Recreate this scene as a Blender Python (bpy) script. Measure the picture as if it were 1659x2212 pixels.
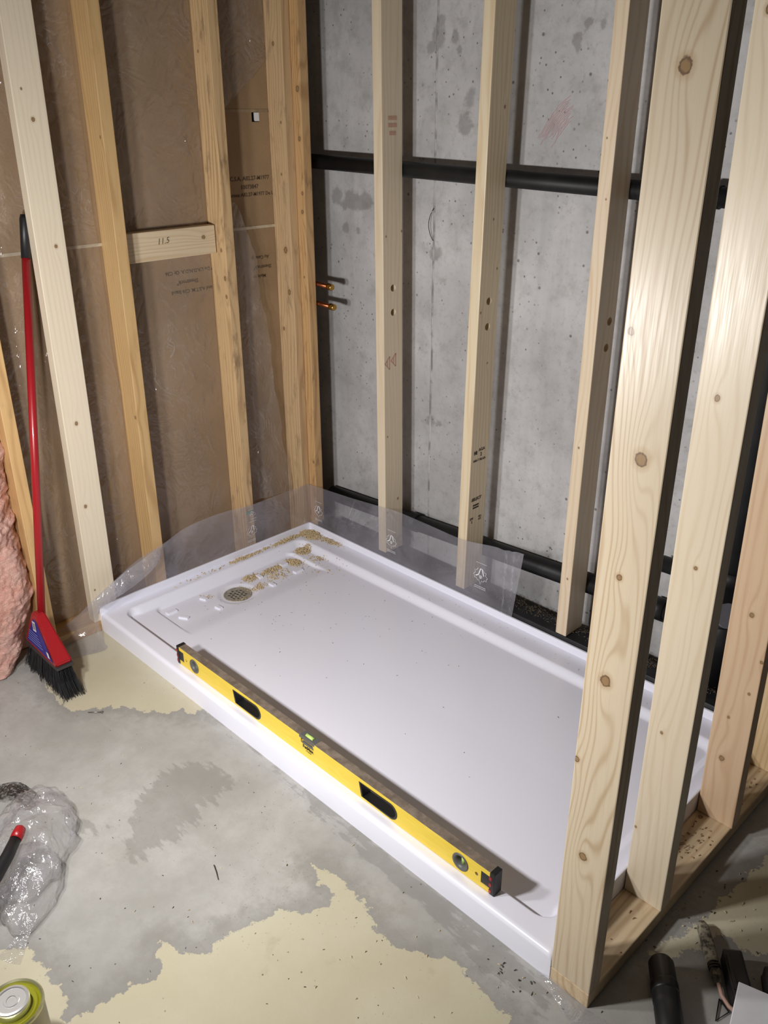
import bpy, bmesh, math, random
import numpy as np
from mathutils import Vector, Matrix, noise as mnoise

scene = bpy.context.scene
for o in list(bpy.data.objects):
    bpy.data.objects.remove(o, do_unlink=True)
C = scene.collection
R = random.Random(7)

# ------------------------------------------------------------------ camera
CAM = Vector((2.4387, -1.9903, 1.5969))
YAW, PITCH, ROLL, FPX = 0.7912, 0.4364, -0.0036, 1866.05
fwd = Vector((-math.sin(YAW) * math.cos(PITCH), math.cos(YAW) * math.cos(PITCH), -math.sin(PITCH)))
rt = Vector((math.cos(YAW), math.sin(YAW), 0))
up = rt.cross(fwd)
cr, sr = math.cos(ROLL), math.sin(ROLL)
rt, up = cr * rt + sr * up, -sr * rt + cr * up
cam_d = bpy.data.cameras.new('camera')
cam_d.sensor_fit = 'HORIZONTAL'
cam_d.sensor_width = 36
cam_d.lens = 36 * FPX / 1659
cam_d.clip_start = 0.02
cam = bpy.data.objects.new('camera', cam_d)
C.objects.link(cam)
m = Matrix.Identity(4)
for i, v in enumerate((rt, up, -fwd)):
    for k in range(3):
        m[k][i] = v[k]
m.translation = CAM
cam.matrix_world = m
scene.camera = cam

# ------------------------------------------------------------------ world and work light
w = bpy.data.worlds.new('world')
scene.world = w
w.use_nodes = True
w.node_tree.nodes['Background'].inputs[0].default_value = (1.0, 0.88, 0.75, 1)
w.node_tree.nodes['Background'].inputs[1].default_value = 0.03

def area(name, loc, target, power, sx, sy, col):
    d = bpy.data.lights.new(name, 'AREA')
    d.shape = 'RECTANGLE'
    d.size, d.size_y = sx, sy
    d.energy = power
    d.color = col
    o = bpy.data.objects.new(name, d)
    C.objects.link(o)
    o.location = loc
    o.rotation_euler = (Vector(target) - Vector(loc)).to_track_quat('-Z', 'Y').to_euler()
    return o

# twin-head work lamp on a stand, left of the photographer
area('work_lamp_head_a', (1.20, -1.87, 1.06), (0.95, 0.0, 0.62), 21.5, 0.13, 0.10, (1.0, 0.98, 0.965))
area('work_lamp_head_b', (0.86, -1.87, 1.06), (0.65, 0.0, 0.62), 13.5, 0.13, 0.10, (1.0, 0.98, 0.965))

vs = scene.view_settings
scene.display_settings.display_device = 'sRGB'
vs.view_transform = 'Standard'
vs.look = 'None'
vs.gamma = 1
vs.exposure = -0.13
vs.use_curve_mapping = False

# ------------------------------------------------------------------ helpers
S, D = 0.0381, 0.0889          # a "two by four"
L, W, HF, HT = 1.8288, 0.9226, 0.0954, 0.069   # shower base
YW = 0.17                      # face of the concrete wall
DX = -D                        # face of the drywall backs

def lin(c):
    return tuple((v / 255 / 12.92 if v / 255 <= 0.04045 else ((v / 255 + 0.055) / 1.055) ** 2.4) for v in c) + (1.0,)

class NT:
    """small node-tree builder"""
    def __init__(s, name):
        s.mat = bpy.data.materials.new(name)
        s.mat.use_nodes = True
        s.t = s.mat.node_tree
        s.b = s.t.nodes['Principled BSDF']
        s.out = s.t.nodes['Material Output']
    def n(s, typ, **kw):
        nd = s.t.nodes.new(typ)
        for k, v in kw.items():
            setattr(nd, k, v)
        return nd
    def set(s, sock, v):
        if hasattr(v, 'is_output') or isinstance(v, bpy.types.NodeSocket):
            s.t.links.new(v, sock)
        else:
            sock.default_value = v
    def math(s, op, a, b=0.0, c=0.0, clamp=False):
        nd = s.n('ShaderNodeMath', operation=op, use_clamp=clamp)
        for i, v in enumerate((a, b, c)):
            s.set(nd.inputs[i], v)
        return nd.outputs[0]
    def mix(s, f, a, b):
        nd = s.n('ShaderNodeMix', data_type='RGBA')
        s.set(nd.inputs[0], f); s.set(nd.inputs[6], a); s.set(nd.inputs[7], b)
        return nd.outputs[2]
    def rng(s, v, a, b, c=0.0, d=1.0, smooth=True):
        nd = s.n('ShaderNodeMapRange', interpolation_type='SMOOTHSTEP' if smooth else 'LINEAR')
        for i, x in enumerate((v, a, b, c, d)):
            s.set(nd.inputs[i], x)
        return nd.outputs[0]
    def coord(s, kind='Object', scale=(1, 1, 1), loc=(0, 0, 0)):
        tc = s.n('ShaderNodeTexCoord')
        mp = s.n('ShaderNodeMapping')
        mp.inputs['Scale'].default_value = scale
        mp.inputs['Location'].default_value = loc
        s.t.links.new(tc.outputs[kind], mp.inputs[0])
        return mp.outputs[0]
    def noise(s, vec, scale, detail=4, rough=0.55, dist=0.0):
        nd = s.n('ShaderNodeTexNoise')
        s.set(nd.inputs['Vector'], vec)
        nd.inputs['Scale'].default_value = scale
        nd.inputs['Detail'].default_value = detail
        nd.inputs['Roughness'].default_value = rough
        nd.inputs['Distortion'].default_value = dist
        return nd.outputs[0]
    def vor(s, vec, scale):
        nd = s.n('ShaderNodeTexVoronoi')
        s.set(nd.inputs['Vector'], vec)
        nd.inputs['Scale'].default_value = scale
        return nd.outputs['Distance'], nd.outputs['Color']
    def bump(s, h, strength, dist=0.002):
        nd = s.n('ShaderNodeBump')
        nd.inputs['Strength'].default_value = strength
        nd.inputs['Distance'].default_value = dist
        s.set(nd.inputs['Height'], h)
        s.t.links.new(nd.outputs[0], s.b.inputs['Normal'])
    def base(s, c): s.set(s.b.inputs['Base Color'], c)
    def rough(s, v): s.set(s.b.inputs['Roughness'], v)

def plain(name, rgb, rough=0.5, metal=0.0, spec=0.5, var=0.0, scale=30, bump=0.0, coat=0.0):
    t = NT(name)
    c = lin(rgb)
    if var:
        f = t.noise(t.coord(), scale, 4)
        t.base(t.mix(t.rng(f, 0.3, 0.7), tuple(v * (1 - var) for v in c[:3]) + (1,), tuple(min(1, v * (1 + var)) for v in c[:3]) + (1,)))
        if bump:
            t.bump(f, bump)
    else:
        t.base(c)
    t.rough(rough)
    t.b.inputs['Metallic'].default_value = metal
    t.b.inputs['Specular IOR Level'].default_value = spec
    if coat:
        t.b.inputs['Coat Weight'].default_value = coat
        t.b.inputs['Coat Roughness'].default_value = 0.08
    return t.mat

def wood(name, base, dark, wide='X', long='Z', knots=(), freq=420, amp=0.02, strength=0.55, seed=0.0,
         smudge=0.0, smudge_col=(120, 105, 85), rough=0.42, long_stretch=0.9, spec=0.5, power=3.0):
    """planed softwood: annual rings bending round the knots, knots given as (across, along, radius)"""
    t = NT(name)
    tc = t.n('ShaderNodeTexCoord')
    sp = t.n('ShaderNodeSeparateXYZ')
    t.t.links.new(tc.outputs['Object'], sp.inputs[0])
    a, l = sp.outputs[wide], sp.outputs[long]
    oth = [k for k in 'XYZ' if k not in (wide, long)][0]
    o = sp.outputs[oth]
    cv = t.n('ShaderNodeCombineXYZ')
    t.set(cv.inputs[0], t.math('MULTIPLY', a, 7.0))
    t.set(cv.inputs[1], t.math('MULTIPLY', l, long_stretch))
    t.set(cv.inputs[2], t.math('MULTIPLY_ADD', o, 7.0, seed))
    wob = t.math('SUBTRACT', t.noise(cv.outputs[0], 1.6, 2, 0.45), 0.5)
    f = t.math('MULTIPLY_ADD', wob, amp * 4, a)
    f = t.math('MULTIPLY_ADD', o, 0.35, f)
    cores = []
    for (ka, kl, kr) in knots:
        da = t.math('SUBTRACT', a, ka)
        dl = t.math('SUBTRACT', l, kl)
        ga = t.math('DIVIDE', da, kr * 2.6)
        gl = t.math('DIVIDE', dl, kr * 7.5)
        g = t.math('ADD', t.math('MULTIPLY', ga, ga), t.math('MULTIPLY', gl, gl))
        e = t.math('POWER', 2.7183, t.math('MULTIPLY', g, -1.0))
        f = t.math('MULTIPLY_ADD', e, kr * 2.6, f)
        ca = t.math('DIVIDE', da, kr * 0.85)
        cl = t.math('DIVIDE', dl, kr * 1.0)
        cores.append(t.math('SQRT', t.math('ADD', t.math('MULTIPLY', ca, ca), t.math('MULTIPLY', cl, cl))))
    s1 = t.math('SINE', t.math('MULTIPLY', f, freq))
    ring = t.math('POWER', t.math('MULTIPLY_ADD', s1, 0.5, 0.5), power)
    fv = t.n('ShaderNodeCombineXYZ')
    t.set(fv.inputs[0], t.math('MULTIPLY', a, 260.0))
    t.set(fv.inputs[1], t.math('MULTIPLY', l, 7.0))
    t.set(fv.inputs[2], t.math('MULTIPLY_ADD', o, 260.0, seed))
    fine = t.noise(fv.outputs[0], 1.0, 3, 0.6)
    bl = t.n('ShaderNodeCombineXYZ')
    t.set(bl.inputs[0], t.math('MULTIPLY', a, 9.0)); t.set(bl.inputs[1], t.math('MULTIPLY', l, 2.5)); t.set(bl.inputs[2], t.math('MULTIPLY_ADD', o, 9.0, seed + 3.1))
    blot = t.noise(bl.outputs[0], 1.3, 3, 0.5)
    col = t.mix(t.math('MULTIPLY', ring, t.math('MULTIPLY', t.rng(blot, 0.3, 0.7, 0.4, 1.0), strength)), lin(base), lin(dark))
    col = t.mix(t.math('MULTIPLY', t.rng(fine, 0.45, 0.8), 0.22), col, lin(dark))
    if smudge:
        sn = t.noise(bl.outputs[0], 3.5, 5, 0.65)
        col = t.mix(t.math('MULTIPLY', t.rng(sn, 0.52, 0.72), smudge), col, lin(smudge_col))
    kn = t.noise(tc.outputs['Object'], 130, 3, 0.6) if cores else None
    for d in cores:
        d = t.math('MULTIPLY_ADD', t.math('SUBTRACT', kn, 0.5), 0.9, d)
        halo = t.rng(d, 1.0, 2.3, 0.45, 0.0)
        col = t.mix(halo, col, lin((170, 138, 98)))
        col = t.mix(t.rng(d, 0.95, 1.2, 0.85, 0.0), col, lin((86, 62, 38)))
        col = t.mix(t.rng(d, 0.62, 0.92, 0.92, 0.0), col, lin((152, 122, 86)))
    t.base(col)
    t.rough(t.rng(fine, 0.3, 0.8, rough - 0.05, rough + 0.12))
    t.b.inputs['Specular IOR Level'].default_value = spec
    t.bump(t.math('ADD', t.math('MULTIPLY', ring, 0.35), t.math('MULTIPLY', fine, 0.8)), 0.12, 0.0006)
    return t.mat

def film(name, fac, tint=(215, 215, 225), rough=0.12, crease=0.0, cscale=18, gloss=1.0, streak=0.12):
    """clear polythene: see-through with a milky veil and a gloss"""
    t = NT(name)
    t.base(lin(tint))
    t.rough(rough)
    t.b.inputs['Specular IOR Level'].default_value = 0.6
    tr = t.n('ShaderNodeBsdfTransparent')
    tr.inputs[0].default_value = (0.97, 0.97, 0.98, 1)
    mx = t.n('ShaderNodeMixShader')
    v = t.coord()
    nz = t.noise(v, cscale * 0.45, 4, 0.6, 0.6)
    cr1 = t.math('ABSOLUTE', t.math('SUBTRACT', t.noise(v, cscale * 0.7, 3, 0.5, 1.5), 0.5))
    cr2 = t.math('ABSOLUTE', t.math('SUBTRACT', t.noise(v, cscale * 1.9, 2, 0.5, 0.8), 0.5))
    fold = t.math('MULTIPLY', t.math('ADD', t.rng(cr1, 0.0, 0.012, 1.0, 0.0), t.rng(cr2, 0.0, 0.014, 0.6, 0.0)), t.rng(nz, 0.48, 0.66))
    t.set(mx.inputs[0], t.math('ADD', t.rng(nz, 0.3, 0.75, fac * 0.65, fac * 1.45), t.math('MULTIPLY', fold, streak)))
    t.t.links.new(tr.outputs[0], mx.inputs[1])
    t.t.links.new(t.b.outputs[0], mx.inputs[2])
    gl = t.n('ShaderNodeBsdfGlossy')
    gl.inputs['Roughness'].default_value = rough
    fr = t.n('ShaderNodeLayerWeight')
    fr.inputs[0].default_value = 0.5
    m2 = t.n('ShaderNodeMixShader')
    t.set(m2.inputs[0], t.math('MULTIPLY_ADD', t.math('POWER', fr.outputs[1], 4.0), 0.45 * gloss, 0.045 * gloss))
    t.t.links.new(mx.outputs[0], m2.inputs[1])
    t.t.links.new(gl.outputs[0], m2.inputs[2])
    t.t.links.new(m2.outputs[0], t.out.inputs[0])
    if crease:
        t.bump(t.math('MULTIPLY_ADD', t.math('MINIMUM', cr1, 0.12), 2.2, t.noise(v, cscale, 4, 0.55, 1.2)), crease, 0.012)
        bn = t.b.inputs['Normal'].links[0].from_socket
        t.t.links.new(bn, gl.inputs['Normal'])
        t.t.links.new(bn, fr.inputs['Normal'])
    return t.mat

def link(name, me, mat=None, parent=None, loc=None, kind=None):
    o = bpy.data.objects.new(name, me)
    C.objects.link(o)
    if mat and me is not None and not me.materials:
        me.materials.append(mat)
    if loc is not None:
        o.location = loc
    if parent is not None:
        o.parent = parent
    if kind:
        o['kind'] = kind
    return o

def mesh_bm(name, bm, smooth=False):
    bmesh.ops.recalc_face_normals(bm, faces=bm.faces[:])
    me = bpy.data.meshes.new(name)
    bm.to_mesh(me)
    bm.free()
    if smooth:
        for p in me.polygons:
            p.use_smooth = True
    return me

def mesh_py(name, v, f, smooth=False):
    me = bpy.data.meshes.new(name)
    me.from_pydata([tuple(map(float, q)) for q in v], [], f)
    me.update()
    if smooth:
        for p in me.polygons:
            p.use_smooth = True
    return me

def tag(o, label, cat, group=None):
    o['label'] = label
    o['category'] = cat
    if group:
        o['group'] = group
    return o

def empty(name, loc, label=None, cat=None, group=None, rz=0.0):
    o = bpy.data.objects.new(name, None)
    o.empty_display_size = 0.05
    C.objects.link(o)
    o.location = loc
    o.rotation_euler = (0, 0, rz)
    if label:
        tag(o, label, cat, group)
    return o

def box_bm(x0, x1, y0, y1, z0, z1, bev=0.0, seg=2, bm=None):
    bm = bm or bmesh.new()
    vs_ = [bm.verts.new(p) for p in ((x0, y0, z0), (x1, y0, z0), (x1, y1, z0), (x0, y1, z0), (x0, y0, z1), (x1, y0, z1), (x1, y1, z1), (x0, y1, z1))]
    for f in ((0, 3, 2, 1), (4, 5, 6, 7), (0, 1, 5, 4), (1, 2, 6, 5), (2, 3, 7, 6), (3, 0, 4, 7)):
        bm.faces.new([vs_[i] for i in f])
    if bev:
        bmesh.ops.bevel(bm, geom=bm.edges[:], offset=bev, segments=seg, affect='EDGES', profile=0.5)
    return bm

def box(name, x0, x1, y0, y1, z0, z1, mat, parent=None, bev=0.0, seg=2, loc=None):
    return link(name, mesh_bm(name, box_bm(x0, x1, y0, y1, z0, z1, bev, seg)), mat, parent, loc)

def frame_of(t):
    t = t.normalized()
    a = Vector((0, 0, 1)) if abs(t.z) < 0.9 else Vector((1, 0, 0))
    u = t.cross(a).normalized()
    return u, t.cross(u).normalized()

def tube(pts, rad, n=12, cap=True):
    """swept tube; rad a number or one per point"""
    pts = [Vector(p) for p in pts]
    rads = [rad] * len(pts) if isinstance(rad, (int, float)) else rad
    v, f = [], []
    for i, p in enumerate(pts):
        t = (pts[min(i + 1, len(pts) - 1)] - pts[max(i - 1, 0)])
        u, q = frame_of(t)
        for k in range(n):
            a = 2 * math.pi * k / n
            v.append(p + rads[i] * (math.cos(a) * u + math.sin(a) * q))
    for i in range(len(pts) - 1):
        for k in range(n):
            f.append((i * n + k, i * n + (k + 1) % n, (i + 1) * n + (k + 1) % n, (i + 1) * n + k))
    if cap:
        f.append(tuple(range(n - 1, -1, -1)))
        f.append(tuple((len(pts) - 1) * n + k for k in range(n)))
    return v, f

def tube_obj(name, pts, rad, mat, parent=None, n=12, loc=None):
    v, f = tube(pts, rad, n)
    me = mesh_py(name, v, f, True)
    for p in me.polygons:
        if len(p.vertices) > 4:
            p.use_smooth = False
    return link(name, me, mat, parent, loc)

def lathe(prof, n=40):
    v, f = [], []
    for (r, z) in prof:
        for k in range(n):
            a = 2 * math.pi * k / n
            v.append((r * math.cos(a), r * math.sin(a), z))
    for i in range(len(prof) - 1):
        for k in range(n):
            f.append((i * n + k, i * n + (k + 1) % n, (i + 1) * n + (k + 1) % n, (i + 1) * n + k))
    return v, f

def boolean_cut(me_a, cutters):
    """difference of mesh a with a list of closed meshes, evaluated once"""
    oa = bpy.data.objects.new('tmp_a', me_a)
    C.objects.link(oa)
    tmp = [oa]
    for mc in cutters:
        oc = bpy.data.objects.new('tmp_c', mc)
        C.objects.link(oc)
        tmp.append(oc)
        md = oa.modifiers.new('cut', 'BOOLEAN')
        md.operation = 'DIFFERENCE'
        md.object = oc
        md.solver = 'EXACT'
    dg = bpy.context.evaluated_depsgraph_get()
    dg.update()
    res = bpy.data.meshes.new_from_object(oa.evaluated_get(dg))
    for o in tmp:
        bpy.data.objects.remove(o, do_unlink=True)
    return res

def cyl_mesh(p, q, r, n=20):
    v, f = tube([p, q], r, n)
    bm = bmesh.new()
    vv = [bm.verts.new(x) for x in v]
    for k in f:
        bm.faces.new([vv[i] for i in k])
    return mesh_bm('cyl', bm)

def text(name, body, size, mat, parent, origin, xdir, ydir, align='CENTER', shear=0.0, bold=0.0, extrude=0.00015):
    cu = bpy.data.curves.new(name, 'FONT')
    cu.body = body
    cu.size = size
    cu.align_x = align
    cu.align_y = 'CENTER'
    cu.shear = shear
    cu.offset = bold
    cu.extrude = extrude
    cu.resolution_u = 2
    o = bpy.data.objects.new('tmp_text', cu)
    C.objects.link(o)
    dg = bpy.context.evaluated_depsgraph_get()
    dg.update()
    me = bpy.data.meshes.new_from_object(o.evaluated_get(dg))
    bpy.data.objects.remove(o, do_unlink=True)
    x, y = Vector(xdir).normalized(), Vector(ydir).normalized()
    z = x.cross(y)
    mt = Matrix.Identity(4)
    for i, vv in enumerate((x, y, z)):
        for k in range(3):
            mt[k][i] = vv[k]
    mt.translation = Vector(origin)
    me.transform(mt)
    me.materials.clear()
    return link(name, me, mat, parent)

def strips(polys, width, to3d, lift=0.0):
    """flat ribbons along 2D polylines, mapped into space by to3d"""
    v, f = [], []
    for pl in polys:
        n0 = len(v)
        pl = [Vector(p) for p in pl]
        for i, p in enumerate(pl):
            t = (pl[min(i + 1, len(pl) - 1)] - pl[max(i - 1, 0)])
            t = t.normalized() if t.length else Vector((1, 0))
            nn = Vector((-t.y, t.x)) * width / 2
            v.append(to3d(p + nn)); v.append(to3d(p - nn))
        for i in range(len(pl) - 1):
            a = n0 + 2 * i
            f.append((a, a + 1, a + 3, a + 2))
    return v, f

def fbm(x, y, z=0.0, o=4):
    return mnoise.fractal(Vector((x, y, z)), 1.0, 2.0, o)

# ------------------------------------------------------------------ shared materials
M = {}
M['pencil'] = plain('pencil_mark', (105, 85, 62), 0.8)
M['ink'] = plain('black_stamp_ink', (52, 42, 34), 0.8)
M['ink_drywall'] = plain('faded_print', (86, 68, 50), 0.8)
M['red_ink'] = plain('red_lumber_stamp', (192, 146, 126), 0.8)
M['crayon'] = plain('red_crayon', (176, 128, 130), 0.9)
M['abs'] = plain('black_abs_pipe', (24, 24, 25), 0.52, var=0.3, scale=14, spec=0.35)
M['copper'] = plain('copper_pipe', (150, 88, 58), 0.35, 1.0, var=0.2, scale=60)
M['brass'] = plain('brass_cap', (190, 150, 80), 0.3, 1.0)
M['black_plastic'] = plain('black_plastic', (24, 24, 26), 0.45)
M['red_plastic'] = plain('red_plastic', (156, 24, 32), 0.35, coat=0.2)
M['white_plastic'] = plain('white_plastic', (225, 225, 225), 0.4)
M['steel'] = plain('dull_steel', (150, 148, 142), 0.4, 0.9, var=0.15, scale=80)
M['dark'] = plain('dark_void', (12, 11, 10), 0.9)
M['film_strip'] = film('film_strip', 0.27, (176, 173, 182), 0.13, 0.35, 9)
M['film_sheet'] = film('film_sheet', 0.07, (205, 200, 200), 0.10, 1.0, 11, 1.2, 0.22)
M['film_hang'] = film('film_hanging', 0.16, (195, 186, 180), 0.09, 0.9, 16, 1.4, 0.25)
M['film_bag'] = film('film_bag', 0.10, (236, 234, 240), 0.10, 0.35, 30, 2.0, 0.3)
M['film_flap'] = film('film_flap', 0.40, (190, 187, 194), 0.12, 0.6, 24)
M['film_print'] = plain('white_film_print', (222, 222, 226), 0.6)

# ------------------------------------------------------------------ floor
def sd_poly(px, py, poly):
    """signed distance to a polygon, inside positive (numpy arrays)"""
    n = len(poly)
    d = np.full(px.shape, 1e9)
    ins = np.zeros(px.shape, bool)
    for i in range(n):
        x1, y1 = poly[i]
        x2, y2 = poly[(i + 1) % n]
        ex, ey = x2 - x1, y2 - y1
        t = np.clip(((px - x1) * ex + (py - y1) * ey) / (ex * ex + ey * ey + 1e-12), 0, 1)
        d = np.minimum(d, np.hypot(px - x1 - t * ex, py - y1 - t * ey))
        c = ((y1 > py) != (y2 > py)) & (px < (x2 - x1) * (py - y1) / (y2 - y1 + 1e-12) + x1)
        ins ^= c
    return np.where(ins, d, -d)

PAINT = [
    [(1.225, -1.659), (1.205, -1.655), (1.173, -1.634), (1.13, -1.637), (1.09, -1.633), (1.039, -1.639), (1.007, -1.643), (0.976, -1.683), (0.848, -1.824), (1.181, -1.933), (1.378, -1.735)],
    [(1.227, -1.661), (1.236, -1.628), (1.235, -1.592), (1.237, -1.551), (1.258, -1.5), (1.256, -1.476), (1.233, -1.458), (1.187, -1.439), (1.21, -1.425), (1.255, -1.409), (1.295, -1.377), (1.279, -1.37), (1.273, -1.361), (1.281, -1.292), (1.311, -1.237), (1.319, -1.193), (1.36, -1.164), (1.374, -1.117), (1.359, -1.097), (1.309, -1.087), (1.26, -1.075), (1.3, -1.051), (1.349, -1.055), (1.398, -1.058), (1.454, -1.07), (1.474, -1.083), (1.53, -1.09), (1.589, -1.076), (1.651, -1.035), (1.698, -1.032), (1.761, -1.038), (1.807, -1.039), (1.839, -1.046), (1.957, -1.153), (1.378, -1.735)],
    [(0.244, -1.209), (0.295, -1.205), (0.325, -1.202), (0.354, -1.182), (0.373, -1.148), (0.416, -1.096), (0.454, -1.067), (0.495, -1.045), (0.54, -1.006), (0.557, -0.97), (0.602, -0.961), (0.589, -0.929), (0.654, -0.91), (-0.009, -0.886), (-0.075, -0.867), (-0.361, -1.021), (0.008, -1.141), (0.161, -1.198)],
    [(1.94, -0.728), (1.967, -0.622), (1.985, -0.486), (2.006, -0.296), (2.087, -0.113), (2.295, -0.433), (2.09, -0.578), (2.023, -0.566), (1.995, -0.674)],
]
DAMP = [
    [(0.749, -1.093), (0.764, -1.191), (0.813, -1.298), (0.958, -1.359), (0.993, -1.27), (0.955, -1.162), (0.91, -1.045), (0.81, -1.019)],
    [(0.68, -0.928), (0.777, -0.917), (1.168, -0.949), (1.512, -0.977), (1.781, -0.992), (1.874, -0.995), (1.828, -0.931), (-0.005, -0.923), (0.276, -0.946)],
    [(0.761, -1.421), (0.798, -1.342), (0.844, -1.317), (0.791, -1.412)],
]


def grid_obj(name, us, vs_, to3, attrs, mat, kind='structure'):
    nu, nv = len(us), len(vs_)
    U, V = np.meshgrid(us, vs_, indexing='ij')
    P = to3(U.ravel(), V.ravel())
    f = [(i * nv + j, (i + 1) * nv + j, (i + 1) * nv + j + 1, i * nv + j + 1) for i in range(nu - 1) for j in range(nv - 1)]
    me = mesh_py(name, P, f)
    for k, arr in attrs.items():
        at = me.attributes.new(k, 'FLOAT', 'POINT')
        at.data.foreach_set('value', np.asarray(arr(U.ravel(), V.ravel()), dtype=np.float32))
    return link(name, me, mat, None, None, kind)

t = NT('painted_concrete_floor')
v = t.coord()
pa = t.n('ShaderNodeAttribute', attribute_name='paint').outputs['Fac']
da = t.n('ShaderNodeAttribute', attribute_name='damp').outputs['Fac']
n1 = t.noise(v, 3.0, 6, 0.6)
n2 = t.noise(v, 26, 6, 0.7)
n3 = t.noise(v, 120, 3, 0.6)
n4 = t.noise(v, 9, 5, 0.65)
conc = t.mix(t.rng(n1, 0.32, 0.68), lin((157, 155, 150)), lin((181, 179, 175)))
conc = t.mix(t.math('MULTIPLY', t.rng(n4, 0.5, 0.75), 0.45), conc, lin((150, 147, 138)))
conc = t.mix(t.math('MULTIPLY', t.rng(n2, 0.35, 0.7), 0.35), conc, lin((150, 147, 142)))
sw = t.noise(t.coord('Object', (1.0, 5.0, 1.0)), 9, 4, 0.6)
dm = t.math('ADD', da, t.math('MULTIPLY', t.math('SUBTRACT', n4, 0.5), 0.16))
dm = t.math('ADD', dm, t.math('MULTIPLY', t.math('SUBTRACT', sw, 0.5), 0.14))
conc = t.mix(t.math('MULTIPLY', t.rng(dm, -0.006, 0.012), 0.42), conc, lin((118, 116, 110)))
edge = t.math('ADD', pa, t.math('MULTIPLY', t.math('SUBTRACT', n2, 0.5), 0.085))
edge = t.math('ADD', edge, t.math('MULTIPLY', t.math('SUBTRACT', n4, 0.5), 0.03))
near = t.math('MULTIPLY', t.rng(edge, -0.07, 0.0), 0.45)
conc = t.mix(near, conc, lin((122, 119, 112)))
paint = t.mix(t.rng(n1, 0.3, 0.7), lin((190, 182, 156)), lin((199, 193, 170)))
paint = t.mix(t.math('MULTIPLY', t.rng(n4, 0.62, 0.72), 0.35), paint, lin((166, 157, 134)))
col = t.mix(t.rng(edge, -0.001, 0.002), conc, paint)
vd3, _ = t.vor(v, 75)
conc_sp = t.math('MULTIPLY', t.rng(vd3, 0.08, 0.16, 1.0, 0.0), t.rng(n1, 0.45, 0.6))
col = t.mix(t.math('MULTIPLY', conc_sp, 0.35), col, lin((96, 92, 84)))
vd, vc = t.vor(v, 34)
spk = t.rng(vd, 0.05, 0.09, 1.0, 0.0)
col = t.mix(t.math('MULTIPLY', spk, t.math('MULTIPLY', t.rng(n4, 0.5, 0.6), 0.8)), col, lin((92, 86, 74)))
t.base(col)
t.rough(t.rng(edge, -0.002, 0.002, 0.75, 0.5))
t.bump(t.math('ADD', t.math('MULTIPLY', n3, 0.4), t.math('ADD', n2, t.rng(edge, -0.002, 0.002, 0.0, 0.8))), 0.25, 0.002)
floor_mat = t.mat
xs = np.concatenate([np.linspace(-1.2, -0.15, 10)[:-1], np.linspace(-0.15, 2.5, 177), np.linspace(2.5, 5.0, 14)[1:]])
ys = np.concatenate([np.linspace(-4.5, -2.2, 14)[:-1], np.linspace(-2.2, 0.25, 164)])
floor = grid_obj('floor', xs, ys, lambda u, v: np.stack([u, v, 0 * u], 1),
                 {'paint': lambda u, v: np.max([sd_poly(u, v, p) for p in PAINT], axis=0),
                  'damp': lambda u, v: np.max([sd_poly(u, v, p) for p in DAMP], axis=0)}, floor_mat)

# ------------------------------------------------------------------ concrete wall behind
t = NT('formed_concrete_wall')
v = t.coord()
st = t.n('ShaderNodeAttribute', attribute_name='stain').outputs['Fac']
n1 = t.noise(v, 2.2, 6, 0.62)
n2 = t.noise(v, 14, 6, 0.68)
n3 = t.noise(v, 75, 4, 0.6)
sv = t.noise(t.coord('Object', (9, 9, 0.7)), 1.0, 4, 0.6)
col = t.mix(t.rng(n1, 0.3, 0.7), lin((164, 163, 163)), lin((194, 193, 193)))
col = t.mix(t.math('MULTIPLY', t.rng(n2, 0.45, 0.75), 0.55), col, lin((140, 138, 135)))
col = t.mix(t.math('MULTIPLY', t.rng(sv, 0.5, 0.75), 0.35), col, lin((148, 146, 144)))
sf = t.math('ADD', st, t.math('MULTIPLY', t.math('SUBTRACT', n2, 0.5), 1.3))
col = t.mix(t.math('MULTIPLY', t.rng(sf, 0.36, 0.62), 0.5), col, lin((112, 109, 106)))
vd, vc = t.vor(v, 42)
pit = t.math('MULTIPLY', t.rng(vd, 0.08, 0.16, 1.0, 0.0), t.rng(t.noise(v, 5, 3), 0.42, 0.6))
vd2, _ = t.vor(v, 17)
pit2 = t.math('MULTIPLY', t.rng(vd2, 0.05, 0.1, 1.0, 0.0), t.rng(t.noise(v, 3.1, 2), 0.45, 0.55))
pt_ = t.math('MAXIMUM', pit, pit2)
col = t.mix(t.math('MULTIPLY', pt_, 0.75), col, lin((72, 68, 64)))
fm = t.noise(v, 60, 5, 0.7)
col = t.mix(t.math('MULTIPLY', t.rng(fm, 0.5, 0.75), 0.35), col, lin((120, 117, 113)))
t.base(col)
t.rough(0.72)
t.bump(t.math('SUBTRACT', t.math('ADD', t.math('MULTIPLY', n3, 0.25), t.math('MULTIPLY', n2, 0.35)), pt_), 0.35, 0.004)
wall_mat = t.mat
STAIN = [(0.49, 1.79, 0.035), (0.553, 1.785, 0.018), (0.50, 1.83, 0.02), (0.46, 1.76, 0.02), (0.572, 1.755, 0.014), (0.488, 1.174, 0.026), (0.51, 1.18, 0.02), (0.493, 0.598, 0.022), (0.53, 0.60, 0.012),
         (0.02, 1.32, 0.035), (0.09, 1.318, 0.035), (0.13, 1.30, 0.03), (0.17, 1.318, 0.03), (0.06, 1.29, 0.02), (0.06, 1.215, 0.02), (0.13, 1.21, 0.018),
         (0.976, 1.76, 0.016), (1.007, 1.795, 0.012), (1.05, 1.79, 0.014), (0.98, 1.735, 0.014), (0.60, 1.55, 0.03), (0.62, 1.63, 0.03)]
def stain(u, v):
    s = np.zeros_like(u)
    for (a, b, r) in STAIN:
        s = np.maximum(s, 0.8 * np.exp(-((u - a) ** 2 + (v - b) ** 2) / (1.6 * r * r)))
    return s
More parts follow.
